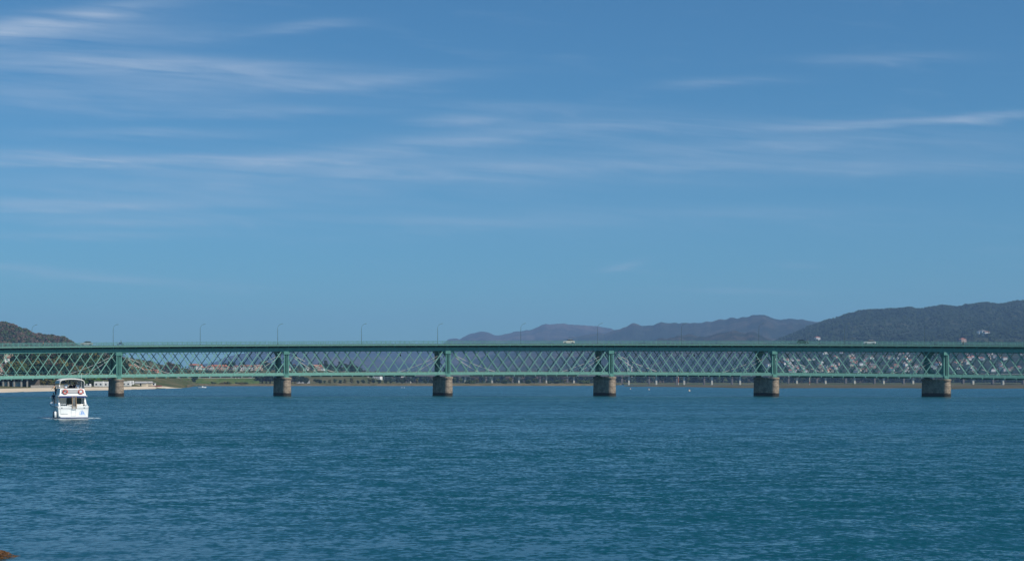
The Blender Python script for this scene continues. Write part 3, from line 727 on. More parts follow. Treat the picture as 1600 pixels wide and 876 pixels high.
# lattice of every span, front and rear girder
for k in range(len(SC)-1):
    a, b = SC[k]+.85, SC[k+1]-.85; L = b-a; p = L/15.0; run = 1.5*p
    for v in (0, W):
        q = MB()
        for fam in (1, -1):
            for i in range(-2, 17):
                st = a+(i+.25)*p if fam == 1 else a+(i+1.75-.5)*p   # position at the top (fam 1: falls to the right)
                t0, t1 = 0.0, 1.0
                xt, xb = st, st+fam*run
                if fam == -1: xt, xb = st+.5*p, st+.5*p-run
                if max(xt, xb) <= a or min(xt, xb) >= b: continue
                def clip(x0, x1, lo, hi):
                    f0, f1 = 0, 1; d = x1-x0
                    ta, tb = (lo-x0)/d, (hi-x0)/d
                    if ta > tb: ta, tb = tb, ta
                    return max(f0, ta), min(f1, tb)
                t0, t1 = clip(xt, xb, a, b)
                if t1-t0 < .05: continue
                z_ = lambda t: lerp(ZWB+.05, ZCT-.1, t)
                c = ((xt+xb)/2-a)/L
                wd = .24+.12*(abs(c-.5)*2) if (fam == 1) == (c < .5) else .20
                vo = v-.16 if fam == -1 else v+.16
                A, B = P(lerp(xt, xb, t0), vo, z_(t0)), P(lerp(xt, xb, t1), vo, z_(t1))
                q.bar(A, B, wd, .10, side=(0,1,0)); q.bar(A+Vector((0,.12,0)), B+Vector((0,.12,0)), .07, .16, side=(0,1,0))
        bpart(q, 'lattice_web', M['bridge_pale'])
    # crossbeams that hang just below the bottom chord
    q = MB(); n = 15
    for i in range(1, n):
        s = lerp(a, b, i/n)
        if 3 <= i <= 12: q.bar(P(s,-.5,ZCB-.22), P(s,W+.5,ZCB-.22), .4, .26, side=(1,0,0))
        q.bar(P(s,.4,ZCB+.3), P(s,W-.4,ZCB+.3), .55, .2, side=(1,0,0))
        q.bar(P(s,-.42,ZCB-.3), P(s,-.42,ZCB+.1), .28, .1)
    bpart(q, 'crossbeam', M['bridge'])
    # pale stays from each column head and the thin service line
    for sc_, sg in ((SC[k], 1), (SC[k+1], -1)):
        for d in (11.3, 17.6):
            q = MB()
            pts = []
            for i in range(9):
                t = i/8; pts.append(P(sc_+sg*d*t, .7, lerp(ZWB-.1, ZCT+.2, t)-1.0*math.sin(math.pi*t)*(.6 if d > 12 else .4)))
            q.tube(pts, .085, 5); bpart(q, 'stay_cable', M['cable'])
q = MB(); q.tube([P(S0+(S1-S0)*i/200, 2.2, ZWB-.75) for i in range(201)], .03, 4); bpart(q, 'service_line', M['cable'])
# lower railway deck with its handrail
q = MB(); sweep(q, S0, S1, .9, W-.9, ZCT+.02, ZCT+.3); bpart(q, 'railway_deck', M['rust'])
q = MB(); sweep(q, S0, S1, .96, 1.0, ZCT+1.45, ZCT+1.52); sweep(q, S0, S1, .96, 1.0, ZCT+.9, ZCT+.94)
s = S0+1
while s < S1: q.bar(P(s,.98,ZCT+.3), P(s,.98,ZCT+1.5), .06, .06); s += 4.1
bpart(q, 'walkway_handrail', M['rail_green'])
q = MB()
for v in (3.2, 4.8): sweep(q, S0, S1, v-.05, v+.05, ZCT+.32, ZCT+.47)
bpart(q, 'track_rail', M['rust'])
# deck railings
for v in (-1.4, W+1.4):
    q = MB(); sweep(q, S0, S1, v-.05, v+.05, ZD+1.28, ZD+1.36); sweep(q, S0, S1, v-.03, v+.03, ZD+.1, ZD+.16)
    s = S0+.3; i = 0
    while s < S1:
        if i % 10 == 0: q.bar(P(s,v,ZD), P(s,v,ZD+1.42), .11, .11)
        else: q.bar(P(s,v,ZD+.14), P(s,v,ZD+1.3), .034, .03)
        s += .17; i += 1
    bpart(q, 'railing', M['rail_green'])
# columns over the piers, portal frames and bearing shoes
for sc_ in SC:
    for v, hw in ((0,.88),(W,1.0)):
        q = MB()
        for sg in (-1, 1):
            q.bar(P(sc_+sg*(hw-.2), v-.1, ZCB-.05), P(sc_+sg*(hw-.2), v-.1, ZWB), .38, .5)
            q.bar(P(sc_+sg*.16, v-.2, ZCB), P(sc_+sg*.16, v-.2, ZWB-.8), .12, .5)
        q.bar(P(sc_, v+.3, ZCB), P(sc_, v+.3, ZWB), hw*2-.5, .08)
        q.bar(P(sc_, v-.15, ZWB-1.1), P(sc_, v-.15, ZWB-.02), hw*2+.05, .86); q.bar(P(sc_, v-.12, ZCB-.25), P(sc_, v-.12, ZCB+.5), hw*2-.3, .86)
        for sg in (-1, 1):   # knee gussets
            A = P(sc_+sg*hw, v, ZWB-.05); B = P(sc_+sg*(hw+.75), v, ZWB-.05); C = P(sc_+sg*hw, v, ZWB-1.2); y = Vector((0,.05,0))
            q.add([A-y,B-y,C-y,A+y,B+y,C+y], [(0,1,2),(3,5,4),(0,3,4,1),(1,4,5,2),(2,5,3,0)])
        c = bpart(q, 'column', M['bridge'])
        q = MB()
        zt, zb = ZCB-.26, ZPT-.02
        q.loft([[P(sc_-w2, v-.75, z), P(sc_+w2, v-.75, z), P(sc_+w2, v+.75, z), P(sc_-w2, v+.75, z)] for w2, z in ((1.15, zb),(1.1, zb+.12),(.55, zb+.18),(.45, zt))])
        bpart(q, 'bearing_shoe', M['bridge'])
    # portal: plate between the columns with an arched opening
    q = MB(); ring_o, ring_i = [], []; N = 28; cv, cz, rv, rz_ = W/2, (ZWB+ZCT)/2+.1, 2.7, (ZWB-ZCT)/2-.3
    for i in range(N):
        a = 2*math.pi*i/N; cx_, sx_ = math.cos(a), math.sin(a)
        ring_i.append((cv+rv*cx_*(1-.0*abs(sx_)), cz+rz_*sx_))
        m_ = max(abs(cx_), abs(sx_)); ring_o.append((cv+(W/2-.1)*cx_/m_, cz+((ZWB-ZCT)/2-.1)*sx_/m_))
    for ds in (-.18, .18):
        o0 = len(q.v)
        q.add([P(sc_+ds, v_, z_) for v_, z_ in ring_o+ring_i], [(i, (i+1)%N, N+(i+1)%N, N+i) for i in range(N)])
    n2 = 2*N
    q.f += [(N+i, N+(i+1)%N, n2+N+(i+1)%N, n2+N+i) for i in range(N)]; q.mi += [0]*N
    bpart(q, 'portal_frame', M['bridge'])

# stone piers
PIER_WORD = ['stone pier cut by the left frame edge','slim round ended stone pier right of the white yacht','second stone pier from left, before the dark grove','third stone pier from left, near the middle of the bridge',
             'fourth stone pier from left, right of the middle','fifth stone pier from left, where the hillside town begins','wide stone pier nearest the right edge, showing most of its shaded flank','stone pier beyond the right edge']
def stadium(sx, off, r, z, n=18):
    pts = []; ax = Vector((SK, 1, 0)); L_ = W
    d = ax.normalized(); nr = Vector((d.y, -d.x, 0))
    c0 = Vector((0,0,z)) - d*off; c1 = Vector((0,0,z)) + ax*L_ + d*off
    for i in range(n+1):
        a = math.pi*i/n; pts.append(c0 + nr*r*math.cos(a) - d*r*math.sin(a))
    for i in range(n+1):
        a = math.pi*i/n; pts.append(c1 - nr*r*math.cos(a) + d*r*math.sin(a))
    return pts
for k, sc_ in enumerate(SC):
    if k in (0, 7): continue
    base = P(sc_, 0, 0); drop = -base.z; zt = ZPT-drop-.04
    o = empty('stone_pier', (base.x, base.y, 0), label=PIER_WORD[k], cat='bridge pier', group='stone piers of the lattice bridge')
    q = MB(); zs = [-1.2, 1, 3, 5, zt-.95]
    q.loft([stadium(0, 0, lerp(1.74, 1.56, (z+1.2)/(zt+.2)), z) for z in zs])
    sh = q.build('shaft', M['stone'], o)
    for p_ in sh.data.polygons: p_.use_smooth = False
    q2 = MB(); q2.loft([stadium(0, 0, 1.60, zt-.95), stadium(0, 0, 1.60, zt-.62), stadium(0,0,1.78,zt-.56), stadium(0,0,1.78,zt-.12), stadium(0,0,1.70,zt)])
    cp = q2.build('cap', M['stone'], o)
    for ob in (sh, cp):      # masonry coordinates in metres round the plan
        me = ob.data; uvl = me.uv_layers.new(name='UVMap'); n = 38
        ring = stadium(0, 0, 1.65, 0); cum = [0]
        for i in range(1, n+1): cum.append(cum[-1]+(ring[i % n]-ring[i-1]).length)
        for pl in me.polygons:
            ids = [me.loops[li].vertex_index for li in pl.loop_indices]; cols = [i % n for i in ids]
            wrap = (0 in cols and n-1 in cols)
            for li, vi in zip(pl.loop_indices, ids):
                c = vi % n; u = cum[n] if (wrap and c == 0) else cum[c]
                uvl.data[li].uv = (u, me.vertices[vi].co.z)

# ------------------------------------------------------------------ lamps along the deck
LAMPS = [(50,'left of the silver car'),(177,'between the silver car and the motorcycle'),(313,'third from left'),(434,'above the second pier'),(565,'fifth from left'),(684,'beside the third pier'),
         (814,'against the low blue mountain'),(934,'right of the white car'),(1065,'ninth from left'),(1186,'left of the dark car'),(1320,'between the dark and the white car'),(1445,'near the rightmost pier'),(1545,'beside the white hill farm, last on right')]
lm = None
for i, (px, wd) in enumerate(LAMPS):
    s = s_of_u(px); b = P(s, W+.6 if i % 2 == 2 else 5.5, ZD+.06)
    b = P(s_of_u(px), 0.1, ZD+.06)
    if lm is None:
        lm = empty('street_lamp'); q = MB(); q.tube([(0,0,0),(0,0,.9),(0,0,5.6)], [.11,.09,.06], 8); q.tube([(0,0,0),(0,0,.5)], .15, 8); q.build('pole', M['lamp'], lm)
        q = MB(); q.tube([(0,0,5.6),(.04,0,6.2),(.25,0,6.8),(.7,0,7.25),(1.1,0,7.4)], [.06,.055,.05,.045,.04], 6); q.build('arm', M['lamp'], lm)
        q = MB(); q.loft([[(x, -w2, z-.02), (x, w2, z-.02), (x, w2*.7, z+.1), (x, -w2*.7, z+.1)] for x, w2, z in ((1.05,.08,7.38),(1.25,.17,7.42),(1.6,.16,7.5),(1.85,.06,7.54))]); q.build('lamp_head', M['lamp'], lm)
        c = lm
    else: c = copy_tree(lm)
    c.location = b
    tag(c, f"curved lamp post on the bridge deck, {wd}", 'street lamp', 'street lamps along the bridge')

# ------------------------------------------------------------------ vehicles on the deck
def car(loc, rz, col, label, van=False, cat='car', name='car', tail=None):
    o = empty(name, loc, rz, label, cat)
    paint = mat('car paint', col, .3, var=.03, coat=.5)
    L2, w2 = 2.1, .86
    def sec(x, zb, zt, wb, wt): return [(x,-wb,zb),(x,wb,zb),(x,wb,zt*.75+zb*.25),(x,wt,zt),(x,-wt,zt),(x,-wb,zt*.75+zb*.25)]
    q = MB(); q.loft([sec(-2.1,.38,.78,.72,.68), sec(-1.95,.25,.92,.84,.78), sec(-1.1,.2,.98,w2,.80), sec(.9,.2,.96,w2,.80), sec(1.9,.25,.82,.84,.74), sec(2.12,.36,.64,.72,.66)]); q.build('body', paint, o)
    q = MB(); top = 1.46 if not van else 1.75
    q.loft([[(x,-a,z0),(x,a,z0),(x,b,z1),(x,-b,z1)] for x, a, z0, b, z1 in ((-1.75,.76,.93,.70,1.0),(-1.35,.78,.95,.60,top-.05),(0.1,.78,.95,.62,top),(.35,.78,.95,.60,top-.06),(1.15,.76,.93,.68,.99))]); cb = q.build('cabin', M['dark'], o)
    q = MB(); q.loft([[(x,-.62,z),(x,.62,z),(x,.56,z+.05),(x,-.56,z+.05)] for x, z in ((-1.38,top-.06),(-.6,top-.005),(.1,top+.005),(.36,top-.06))]); q.build('roof', paint, o)
    for x in (-1.3, 1.28):
        for y in (-.78,.78):
            q = MB(); q.tube([(x,y-.1,.32),(x,y+.1,.32)], .32, 14); wh = q.build('wheel', M['black'], o)
            q = MB(); q.tube([(x,y-.11,.32),(x,y+.11,.32)], .18, 10); q.build('rim', M['steel'], wh)
    for y in (-.6,.6):
        q = MB(); q.box(2.02,2.1,y-.14,y+.14,.6,.72); q.build('headlight', M['white'], o)
        q = MB(); q.box(-2.1,-2.02,y-.12,y+.12,.66,.8); q.build('tail_light', M['red'], o)
    return o
def head(s, back=False):
    a, b = P(s-1,0,0), P(s+1,0,0); r = math.atan2(b.y-a.y, b.x-a.x); return r+math.pi if back else r
def on_deck(px, v=.9): 
    s = s_of_u(px); return s, P(s_of_u(px - SK*v*4.35), v, ZD+.325)
s, l_ = on_deck(134); car(l_, head(s, True), (.30,.30,.29), 'silver hatchback crossing the bridge above the white yacht')
s, l_ = on_deck(889); car(l_, head(s, True), (.68,.63,.52), 'cream white car crossing the middle of the bridge')
s, l_ = on_deck(1255); car(l_ , head(s), (.012,.03,.02), 'dark green car crossing the bridge right of the fifth pier')
s, l_ = on_deck(1360); car(l_, head(s, True), (.62,.60,.60), 'white car crossing the bridge above the hillside town')

# ------------------------------------------------------------------ people
def skin_obj(name, verts, edges, radii, m, parent, sub=1):
    me = bpy.data.meshes.new(name); me.from_pydata(verts, edges, []); me.materials.append(m)
    o = bpy.data.objects.new(name, me); scn.collection.objects.link(o)
    if parent: o.parent = parent
    md = o.modifiers.new('skin', 'SKIN'); md.use_smooth_shade = True
    for i, r in enumerate(radii): me.skin_vertices[0].data[i].radius = (r, r) if not isinstance(r, tuple) else r
    me.skin_vertices[0].data[0].use_root = True
    sb = o.modifiers.new('sub', 'SUBSURF'); sb.levels = sub; sb.render_levels = sub
    return o
def person(loc, rz, pose, top, label, bottom=None, scale=1.0, hat=None, group=None):
    """pose: stand, sit or lean. The figure faces local +Y."""
    o = empty('person', loc, rz, label, 'person', group); o.scale = (scale,)*3
    hipz = .92 if pose != 'sit' else .46
    hip = Vector((0, 0, hipz)); lean = {'stand': .03, 'sit': .06, 'lean': .34}[pose]
    J = {}; J['hip'] = hip; J['waist'] = hip+Vector((0,lean*.3,.16)); J['chest'] = hip+Vector((0,lean*.8,.40)); J['neck'] = hip+Vector((0,lean*1.1,.56)); J['jaw'] = J['neck']+Vector((0,.03,.09)); J['head'] = J['neck']+Vector((0,.035,.19)); J['crown'] = J['neck']+Vector((0,.02,.26))
    for sg, n in ((-1,'l'),(1,'r')):
        J['sh'+n] = J['neck']+Vector((sg*.17,-.01,-.07)); J['el'+n] = J['sh'+n]+(Vector((sg*.09,.05,-.28)) if pose != 'lean' else Vector((sg*.06,.2,-.22)))
        J['wr'+n] = J['el'+n]+(Vector((0,.2,-.12)) if pose != 'stand' else Vector((-sg*.02,.14,-.2)))
        J['hj'+n] = hip+Vector((sg*.09,0,-.03))
        if pose == 'sit': J['kn'+n] = hip+Vector((sg*.12,.42,.02)); J['an'+n] = J['kn'+n]+Vector((0,.03,-.40)); J['to'+n] = J['an'+n]+Vector((0,.17,-.04))
        else: J['kn'+n] = hip+Vector((sg*.10,.03+.05*sg,-.42)); J['an'+n] = Vector((sg*.11,-.02+.06*sg,.08)); J['to'+n] = J['an'+n]+Vector((0,.18,-.04))
    rad = dict(hip=.115, waist=.105, chest=.125, neck=.055, jaw=.065, head=.098, crown=.06)
    for n in 'lr': rad.update({'sh'+n:.055,'el'+n:.042,'wr'+n:.03,'hj'+n:.085,'kn'+n:.058,'an'+n:.038,'to'+n:.035})
    names = list(J); idx = {n: i for i, n in enumerate(names)}
    E = [('hip','waist'),('waist','chest'),('chest','neck'),('neck','jaw'),('jaw','head'),('head','crown')]
    for n in 'lr': E += [('chest','sh'+n),('sh'+n,'el'+n),('el'+n,'wr'+n),('hip','hj'+n),('hj'+n,'kn'+n),('kn'+n,'an'+n),('an'+n,'to'+n)]
    V_ = [J[n] for n in names]; R_ = [rad[n]*.92 for n in names]; EE = [(idx[a], idx[b]) for a, b in E]
    for sg, n in ((-1,'l'),(1,'r')):   # palm and five bent fingers
        pc = len(V_); d = (J['wr'+n]-J['el'+n]).normalized(); V_.append(J['wr'+n]+d*.07); R_.append(.03); EE.append((idx['wr'+n], pc))
        for f in range(4):
            x = (f-1.5)*.019; l1 = (.035,.042,.04,.03)[f]; a_ = len(V_)
            V_.append(V_[pc]+Vector((x,0,0))+d*l1); V_.append(V_[a_]+d*.02+Vector((0,.01,-.02))); R_ += [.009,.008]; EE += [(pc,a_),(a_,a_+1)]
        a_ = len(V_); V_.append(J['wr'+n]+d*.045+Vector((-sg*.04,.01,0))); V_.append(V_[a_]+d*.03); R_ += [.011,.009]; EE += [(pc,a_),(a_,a_+1)]
    body = skin_obj('body', V_, EE, R_, M['skin'], o, 1)
    sn = ['waist','hip','chest','neck','shl','ell','shr','elr']; ii = {n: i for i, n in enumerate(sn)}
    skin_obj('shirt', [J[n]-(Vector((0,0,.03)) if n == 'neck' else Vector()) for n in sn], [(ii[a], ii[b]) for a, b in (('hip','waist'),('waist','chest'),('chest','neck'),('chest','shl'),('shl','ell'),('chest','shr'),('shr','elr'))],
             [.14,.145,.16,.075,.075,.06,.075,.06], top, o, 1)
    tn = ['hip','hjl','knl','anl','hjr','knr','anr']; ii = {n: i for i, n in enumerate(tn)}
    skin_obj('trousers', [J[n] for n in tn], [(ii[a], ii[b]) for a, b in (('hip','hjl'),('hjl','knl'),('knl','anl'),('hip','hjr'),('hjr','knr'),('knr','anr'))], [.135,.10,.078,.058,.10,.078,.058], bottom or M['trousers'], o, 1)
    q = MB(); c = J['head']; q.ball((c.x, c.y-.025, c.z+.03), .098, .105, .105); q.build('cap' if hat else 'hair', hat or M['hair'], o, smooth=True)
    q = MB(); q.ball((c.x-.035, c.y+.088, c.z), .012,.008,.01, 6, 4); q.ball((c.x+.035, c.y+.088, c.z), .012,.008,.01, 6, 4); q.build('eyes', M['hair'], o)
    q = MB(); q.ball((c.x, c.y+.1, c.z-.03), .014,.02,.025, 6, 4); q.ball((c.x, c.y+.088, c.z-.07), .03,.008,.008, 6, 4); q.build('nose_and_mouth', M['skin'], o)
    return o
for px, tm, lb, rz in ((67,M['orangeshirt'],'person in orange shirt walking on the bridge left of the silver car',1.57),(1259,M['trousers'],'person in dark clothes on the bridge just behind the dark green car',1.57),(1502,M['blueshirt'],'person in dark clothes walking on the bridge near its right end',-1.57)):
    s = s_of_u(px); person(P(s, -.7, ZD+.01), rz, 'stand', tm, lb)
# motorcycle and rider
s, l_ = on_deck(187)
mo = empty('motorcycle', l_, head(s, True), 'dark motorcycle with rider crossing the bridge above the first pier', 'motorcycle')
for x in (-.68,.72):
    q = MB(); q.torus((x,0,.31), .26, .06, n=18, m=8); wh = q.build('wheel', M['black'], mo); q = MB(); q.tube([(x,-.04,.31),(x,.04,.31)], .08, 8); q.build('hub', M['steel'], wh)
q = MB(); q.loft([[(x,-w2,z0),(x,w2,z0),(x,w2*.7,z1),(x,-w2*.7,z1)] for x, w2, z0, z1 in ((-.75,.06,.7,.82),(-.3,.13,.4,.8),(.2,.16,.3,.98),(.5,.1,.6,.92))]); q.build('body', M['navy'], mo)
q = MB(); q.box(-.7,.0,-.13,.13,.8,.88); q.build('seat', M['black'], mo)
q = MB(); q.tube([(.72,.0,.31),(.5,0,.85),(.42,0,1.05)], .035, 6); q.tube([(.35,-.35,1.05),(.42,0,1.05),(.35,.35,1.05)], .02, 6); q.build('handlebar', M['steel'], mo)
q = MB(); q.ball((.62,0,.85), .09,.08,.09); q.build('headlight', M['white'], mo)
d_ = Vector((math.cos(mo.rotation_euler.z), math.sin(mo.rotation_euler.z), 0))
person(l_-d_*.3+Vector((0,0,.44)), mo.rotation_euler.z-math.pi/2, 'sit', M['blueshirt'], 'person in dark jacket and helmet riding the motorcycle', hat=M['black'])

# ------------------------------------------------------------------ small lamps hung in the girder
for px, c, lb in ((76,'amber','amber marker lamp hung in the lattice above the left bank'),(1454,'amber','amber marker lamp hung in the lattice beside the rightmost pier'),(630,'grey','grey marker box hung in the third visible span'),(767,'grey','grey marker box hung right of the third pier'),(1091,'grey','grey marker box hung in the fifth visible span'),(1265,'grey','grey marker box hung below the dark green car')):
    s = s_of_u(px); b = P(s, 2.2, ZWB-.75)
    o = empty('marker_lamp', b, label=lb, cat='marker lamp', group='marker lamps in the lattice')
    q = MB(); q.tube([(0,0,0),(0,0,-.5)], .03, 6); q.build('bracket', M['lamp'], o)
    q = MB(); q.loft([[(-a,-a,z),(a,-a,z),(a,a,z),(-a,a,z)] for a, z in ((.14,-.5),(.2,-.6),(.2,-1.25),(.12,-1.35))]); q.build('housing', mat('amber lens', (.55,.22,.03), .4) if c == 'amber' else M['black'], o)

# ------------------------------------------------------------------ left bank: pavilion, sheds, sea wall, caravans
def Lz(px, Y): return land_z(px, Y)
Y0 = 745
pv = empty('pavilion', (wx(16, Y0+40), Y0+40, 1.6), label='long low open pavilion with flat brown roof behind the beach at left edge', cat='pavilion')
ky = (Y0+40); sc = ky/F
q = MB(); q.box(-27*sc, 38*sc, -9, 9, 5.2, 6.4); q.box(-27.6*sc, 38.6*sc, -9.6, 9.6, 6.4, 6.65); q.build('roof', mat('dark brown fascia', (.10,.07,.06), .8), pv)
for x in (-24,-14,-3,5,14,25,34):
    q = MB(); q.box(x*sc-.35, x*sc+.35, -8, -7.4, -1, 5.2); q.build('post', M['concrete'], pv)
q = MB(); q.box(-27*sc, 38*sc, 7.5, 8.2, -1, 5.2); q.build('wall', mat('dark brown blockwork', (.16,.13,.11), .9, var=.3, scale=.8), pv)  # back wall in a dark brown block colour
for x in (-25,-9,7): 
    q = MB(); q.box(x*sc, (x+7)*sc, -4, 6, -1, 3.4); q.build('kiosk', WALLS['white'], pv)
gs = empty('grandstand', (wx(30, 835), 835, 2.0), label='stepped concrete grandstand above the pavilion roof', cat='grandstand')
q = MB()
for i in range(7): q.box(-22*.376, 25*.376, i*1.1, 9, .8*i, .8*i+.8)
q.build('steps', M['concrete'], gs)
q = MB(); q.tube([(-22*.376,7,6.9),(25*.376,7,6.9)], .05, 6)
for i in range(8): q.tube([(-22*.376+i*2.5,7,5.6),(-22*.376+i*2.5,7,6.9)], .04, 6)
q.build('rail', M['steel'], gs)
q = MB()
for i in range(12):
    a, b = 48+i*6, 54+i*6
    A = (wx(a, shore(a)+40), shore(a)+40); B = (wx(b, shore(b)+40), shore(b)+40)
    q.hexa([(A[0],A[1],1),(B[0],B[1],1),(B[0],B[1]+.8,1),(A[0],A[1]+.8,1),(A[0],A[1],3.1),(B[0],B[1],3.1),(B[0],B[1]+.8,3.1),(A[0],A[1]+.8,3.1)])
tag(q.build('sea_wall', M['concrete']), 'low concrete wall along the back of the beach', 'wall')
def caravan(px, Y, w_, label, h_=2.8):
    o = empty('mobile_home', (wx(px, Y), Y, Lz(px, Y)-.2), label=label, cat='mobile home', group='white mobile homes by the beach')
    q = MB(); q.loft([[(-w_/2,y,.4),(w_/2,y,.4),(w_/2,y,h_),(w_/2-.4,y,h_+.35),(-w_/2+.4,y,h_+.35),(-w_/2,y,h_)] for y in (-1.5,1.5)]); q.build('body', WALLS['white'], o)
    n = max(2, int(w_/2.2))
    for i in range(n):
        x = -w_/2+w_*(i+.5)/n; q = MB(); q.box(x-.5, x+.5, -1.56, -1.51, 1.3, 2.2); q.build('window', M['pane'], o)
    for x in (-w_/3, w_/3): q = MB(); q.tube([(x,-1.4,.3),(x,-1.2,.3)], .33, 10); q.build('wheel', M['black'], o)
caravan(155, shore(155)+52, 5.5, 'white mobile home left of the first pier, nearest the green shrubs', 3.2)
caravan(163, shore(163)+50, 5.5, 'white mobile home touching the left side of the first pier', 3.2)
caravan(198, shore(198)+50, 5.6, 'white mobile home just right of the first pier', 3.2)
caravan(204, shore(204)+70, 4.2, 'small white mobile home second right of the first pier', 2.6)
caravan(137, shore(137)+48, 3.6, 'small white trailer beside the yacht canopy', 1.8)
for px, wd, lb in ((221,8,'left of the two low pale beach huts'),(231,6,'right of the two low pale beach huts')):
    Y = shore(px)+48; o = empty('beach_hut', (wx(px, Y), Y, Lz(px, Y)), label=lb, cat='hut', group='beach huts')
    q = MB(); q.box(-wd/2, wd/2, -2, 2, -1, 2.1); q.build('wall', WALLS['cream'], o)
    q = MB(); q.add([(-wd/2-.4,-2.4,2.09),(wd/2+.4,-2.4,2.09),(wd/2+.4,2.4,2.09),(-wd/2-.4,2.4,2.09),(-wd/2-.4,0,3.2),(wd/2+.4,0,3.2)], [(0,1,5,4),(2,3,4,5),(1,2,5),(3,0,4),(3,2,1,0)]); q.build('roof', WALLS['grey'], o)
    q = MB(); q.box(-.5,.5,-2.05,-2.005,-.3,1.8); q.build('door', M['pane'], o)
# red boat pulled up on the sand, kiosk behind, and the small white motorboat afloat
def dinghy(loc, rz, L_, w_, m, label, name='rowing_boat', cat='boat', cuddy=False):
    o = empty(name, loc, rz, label, cat); q = MB(); rings = []
    for t in (0,.15,.4,.7,.9,1.0):
        b = w_/2*(1-.97*max(0, (t-.35)/.65)**2.2); x = -L_/2+L_*t; sh = .25*t*t
        rings.append([(x,-b,.55+sh),(x,-b*.85,.1),(x,0,-.15+.2*t*t),(x,b*.85,.1),(x,b,.55+sh),(x,b*.8,.5+sh),(x,0,.25+.4*t*t),(x,-b*.8,.5+sh)])
    q.loft(rings); q.build('hull', m, o)
    for x in (-L_*.2, L_*.1): q = MB(); q.box(x-.12, x+.12, -w_*.4, w_*.4, .42, .5); q.build('thwart', M['teak'], o)
    if cuddy:
        q = MB(); q.loft([[(x,-a,.5),(x,a,.5),(x,a*.8,z),(x,-a*.8,z)] for x, a, z in ((-.2,w_*.3,1.3),(.3,w_*.3,1.35),(1.0,w_*.22,.8))]); c = q.build('cabin', M['white'], o)
        q = MB(); q.box(-.28,-.22,-w_*.2,w_*.2,.8,1.2); q.build('windscreen', M['dark'], c)
        q = MB(); q.box(-L_/2-.35,-L_/2,-.2,.2,.1,1.0); q.build('outboard_motor', M['black'], o)
    return o
Y = shore(243)+14; dinghy((wx(243, Y), Y, land_z(243, Y)+.4), 0, 9, 3, mat('dark red boat paint', (.22,.03,.03), .5), 'dark red boat pulled up on the sand spit')
Y = 2222*H/(605.5-HOR); dinghy((wx(316, Y), Y, .0), .1, 6.4, 2.2, M['white'], 'small white motorboat afloat off the sand spit', 'motorboat', cuddy=True)
Y = shore(240)+34; o = empty('kiosk', (wx(240, Y), Y, Lz(240, Y)), label='small white kiosk behind the dark red boat', cat='kiosk')
q = MB(); q.box(-1.3,1.3,-1.2,1.2,-1,2.4); q.build('wall', WALLS['white'], o); q = MB(); q.box(-1.6,1.6,-1.5,1.5,2.4,2.6); q.build('roof', WALLS['grey'], o); q = MB(); q.box(-.8,.8,-1.26,-1.21,1.1,2.0); q.build('hatch', M['pane'], o)
# cars on the embankment road
for px, c, lb in ((278,(.7,.7,.7),'white car on the embankment road above the first lone tree'),(327,(.5,.5,.52),'pale car on the embankment road in the middle'),(391,(.68,.66,.62),'white car on the embankment road near the dark grove')):
    car((wx(px, EMB_Y-3), EMB_Y-3, emb_top(px)+.1), 0, c, lb)
for px, lb in ((368,'left of the two short white posts on the embankment'),(373,'right of the two short white posts on the embankment')):
    o = empty('marker_post', (wx(px, EMB_Y-9), EMB_Y-9, emb_top(px)-.3), label=lb, cat='post', group='white posts on the embankment')
    q = MB(); q.box(-.3,.3,-.15,.15,0,2.2); q.build('post', WALLS['white'], o); q = MB(); q.box(-.36,.36,-.2,.2,2.2,2.45); q.build('cap', ROOFS['red'], o)
# buoys on the river
for px, py, c, lb in ((985,608,'white','small pale buoy just right of the fourth pier'),(1014,609,'white','small pale buoy second right of the fourth pier'),(1077,611,'white','larger pale buoy midway between the fourth and fifth piers'),(627,606,'white','leftmost of three tiny stakes left of the third pier'),(629.5,606,'white','middle of three tiny stakes left of the third pier'),(632,606,'white','rightmost of three tiny stakes left of the third pier')):
    Y = F*H/(py-HOR); o = empty('buoy' if px > 700 else 'stake', (wx(px, Y), Y, 0), label=lb, cat='buoy' if px > 700 else 'stake', group='floats and stakes on the river')
    q = MB(); r = .42 if px != 1077 else .55
    if px > 700: q.ball((0,0,.25), r, r, r*.9, 12, 8); q.build('float', WALLS['cream'], o, smooth=True); q = MB(); q.tube([(0,0,.5),(0,0,1.3)], .06, 6); q.build('topmark', M['red'], o)
    else: q.tube([(0,0,-.5),(0,0,1.0)], .12, 6); q.build('post', WALLS['white'], o)
# poles standing on the flats behind
for px, py0, py1, lb in ((1060,575,601,'tall thin grey mast between the fourth and fifth piers'),(1265,588,598,'thin white and red mast right of the fifth pier')):
    Y = 1850; o = empty('mast', (wx(px, Y), Y, 0), label=lb, cat='mast', group='masts on the flats'); zt = wz(py0, Y)
    q = MB(); q.tube([(0,0,-.5),(0,0,zt)], [.5,.35], 8); q.build('shaft', M['pillar'], o); q = MB(); q.tube([(0,0,zt*.15),(0,0,zt*.45)], .55, 8); q.build('band', ROOFS['red'], o)

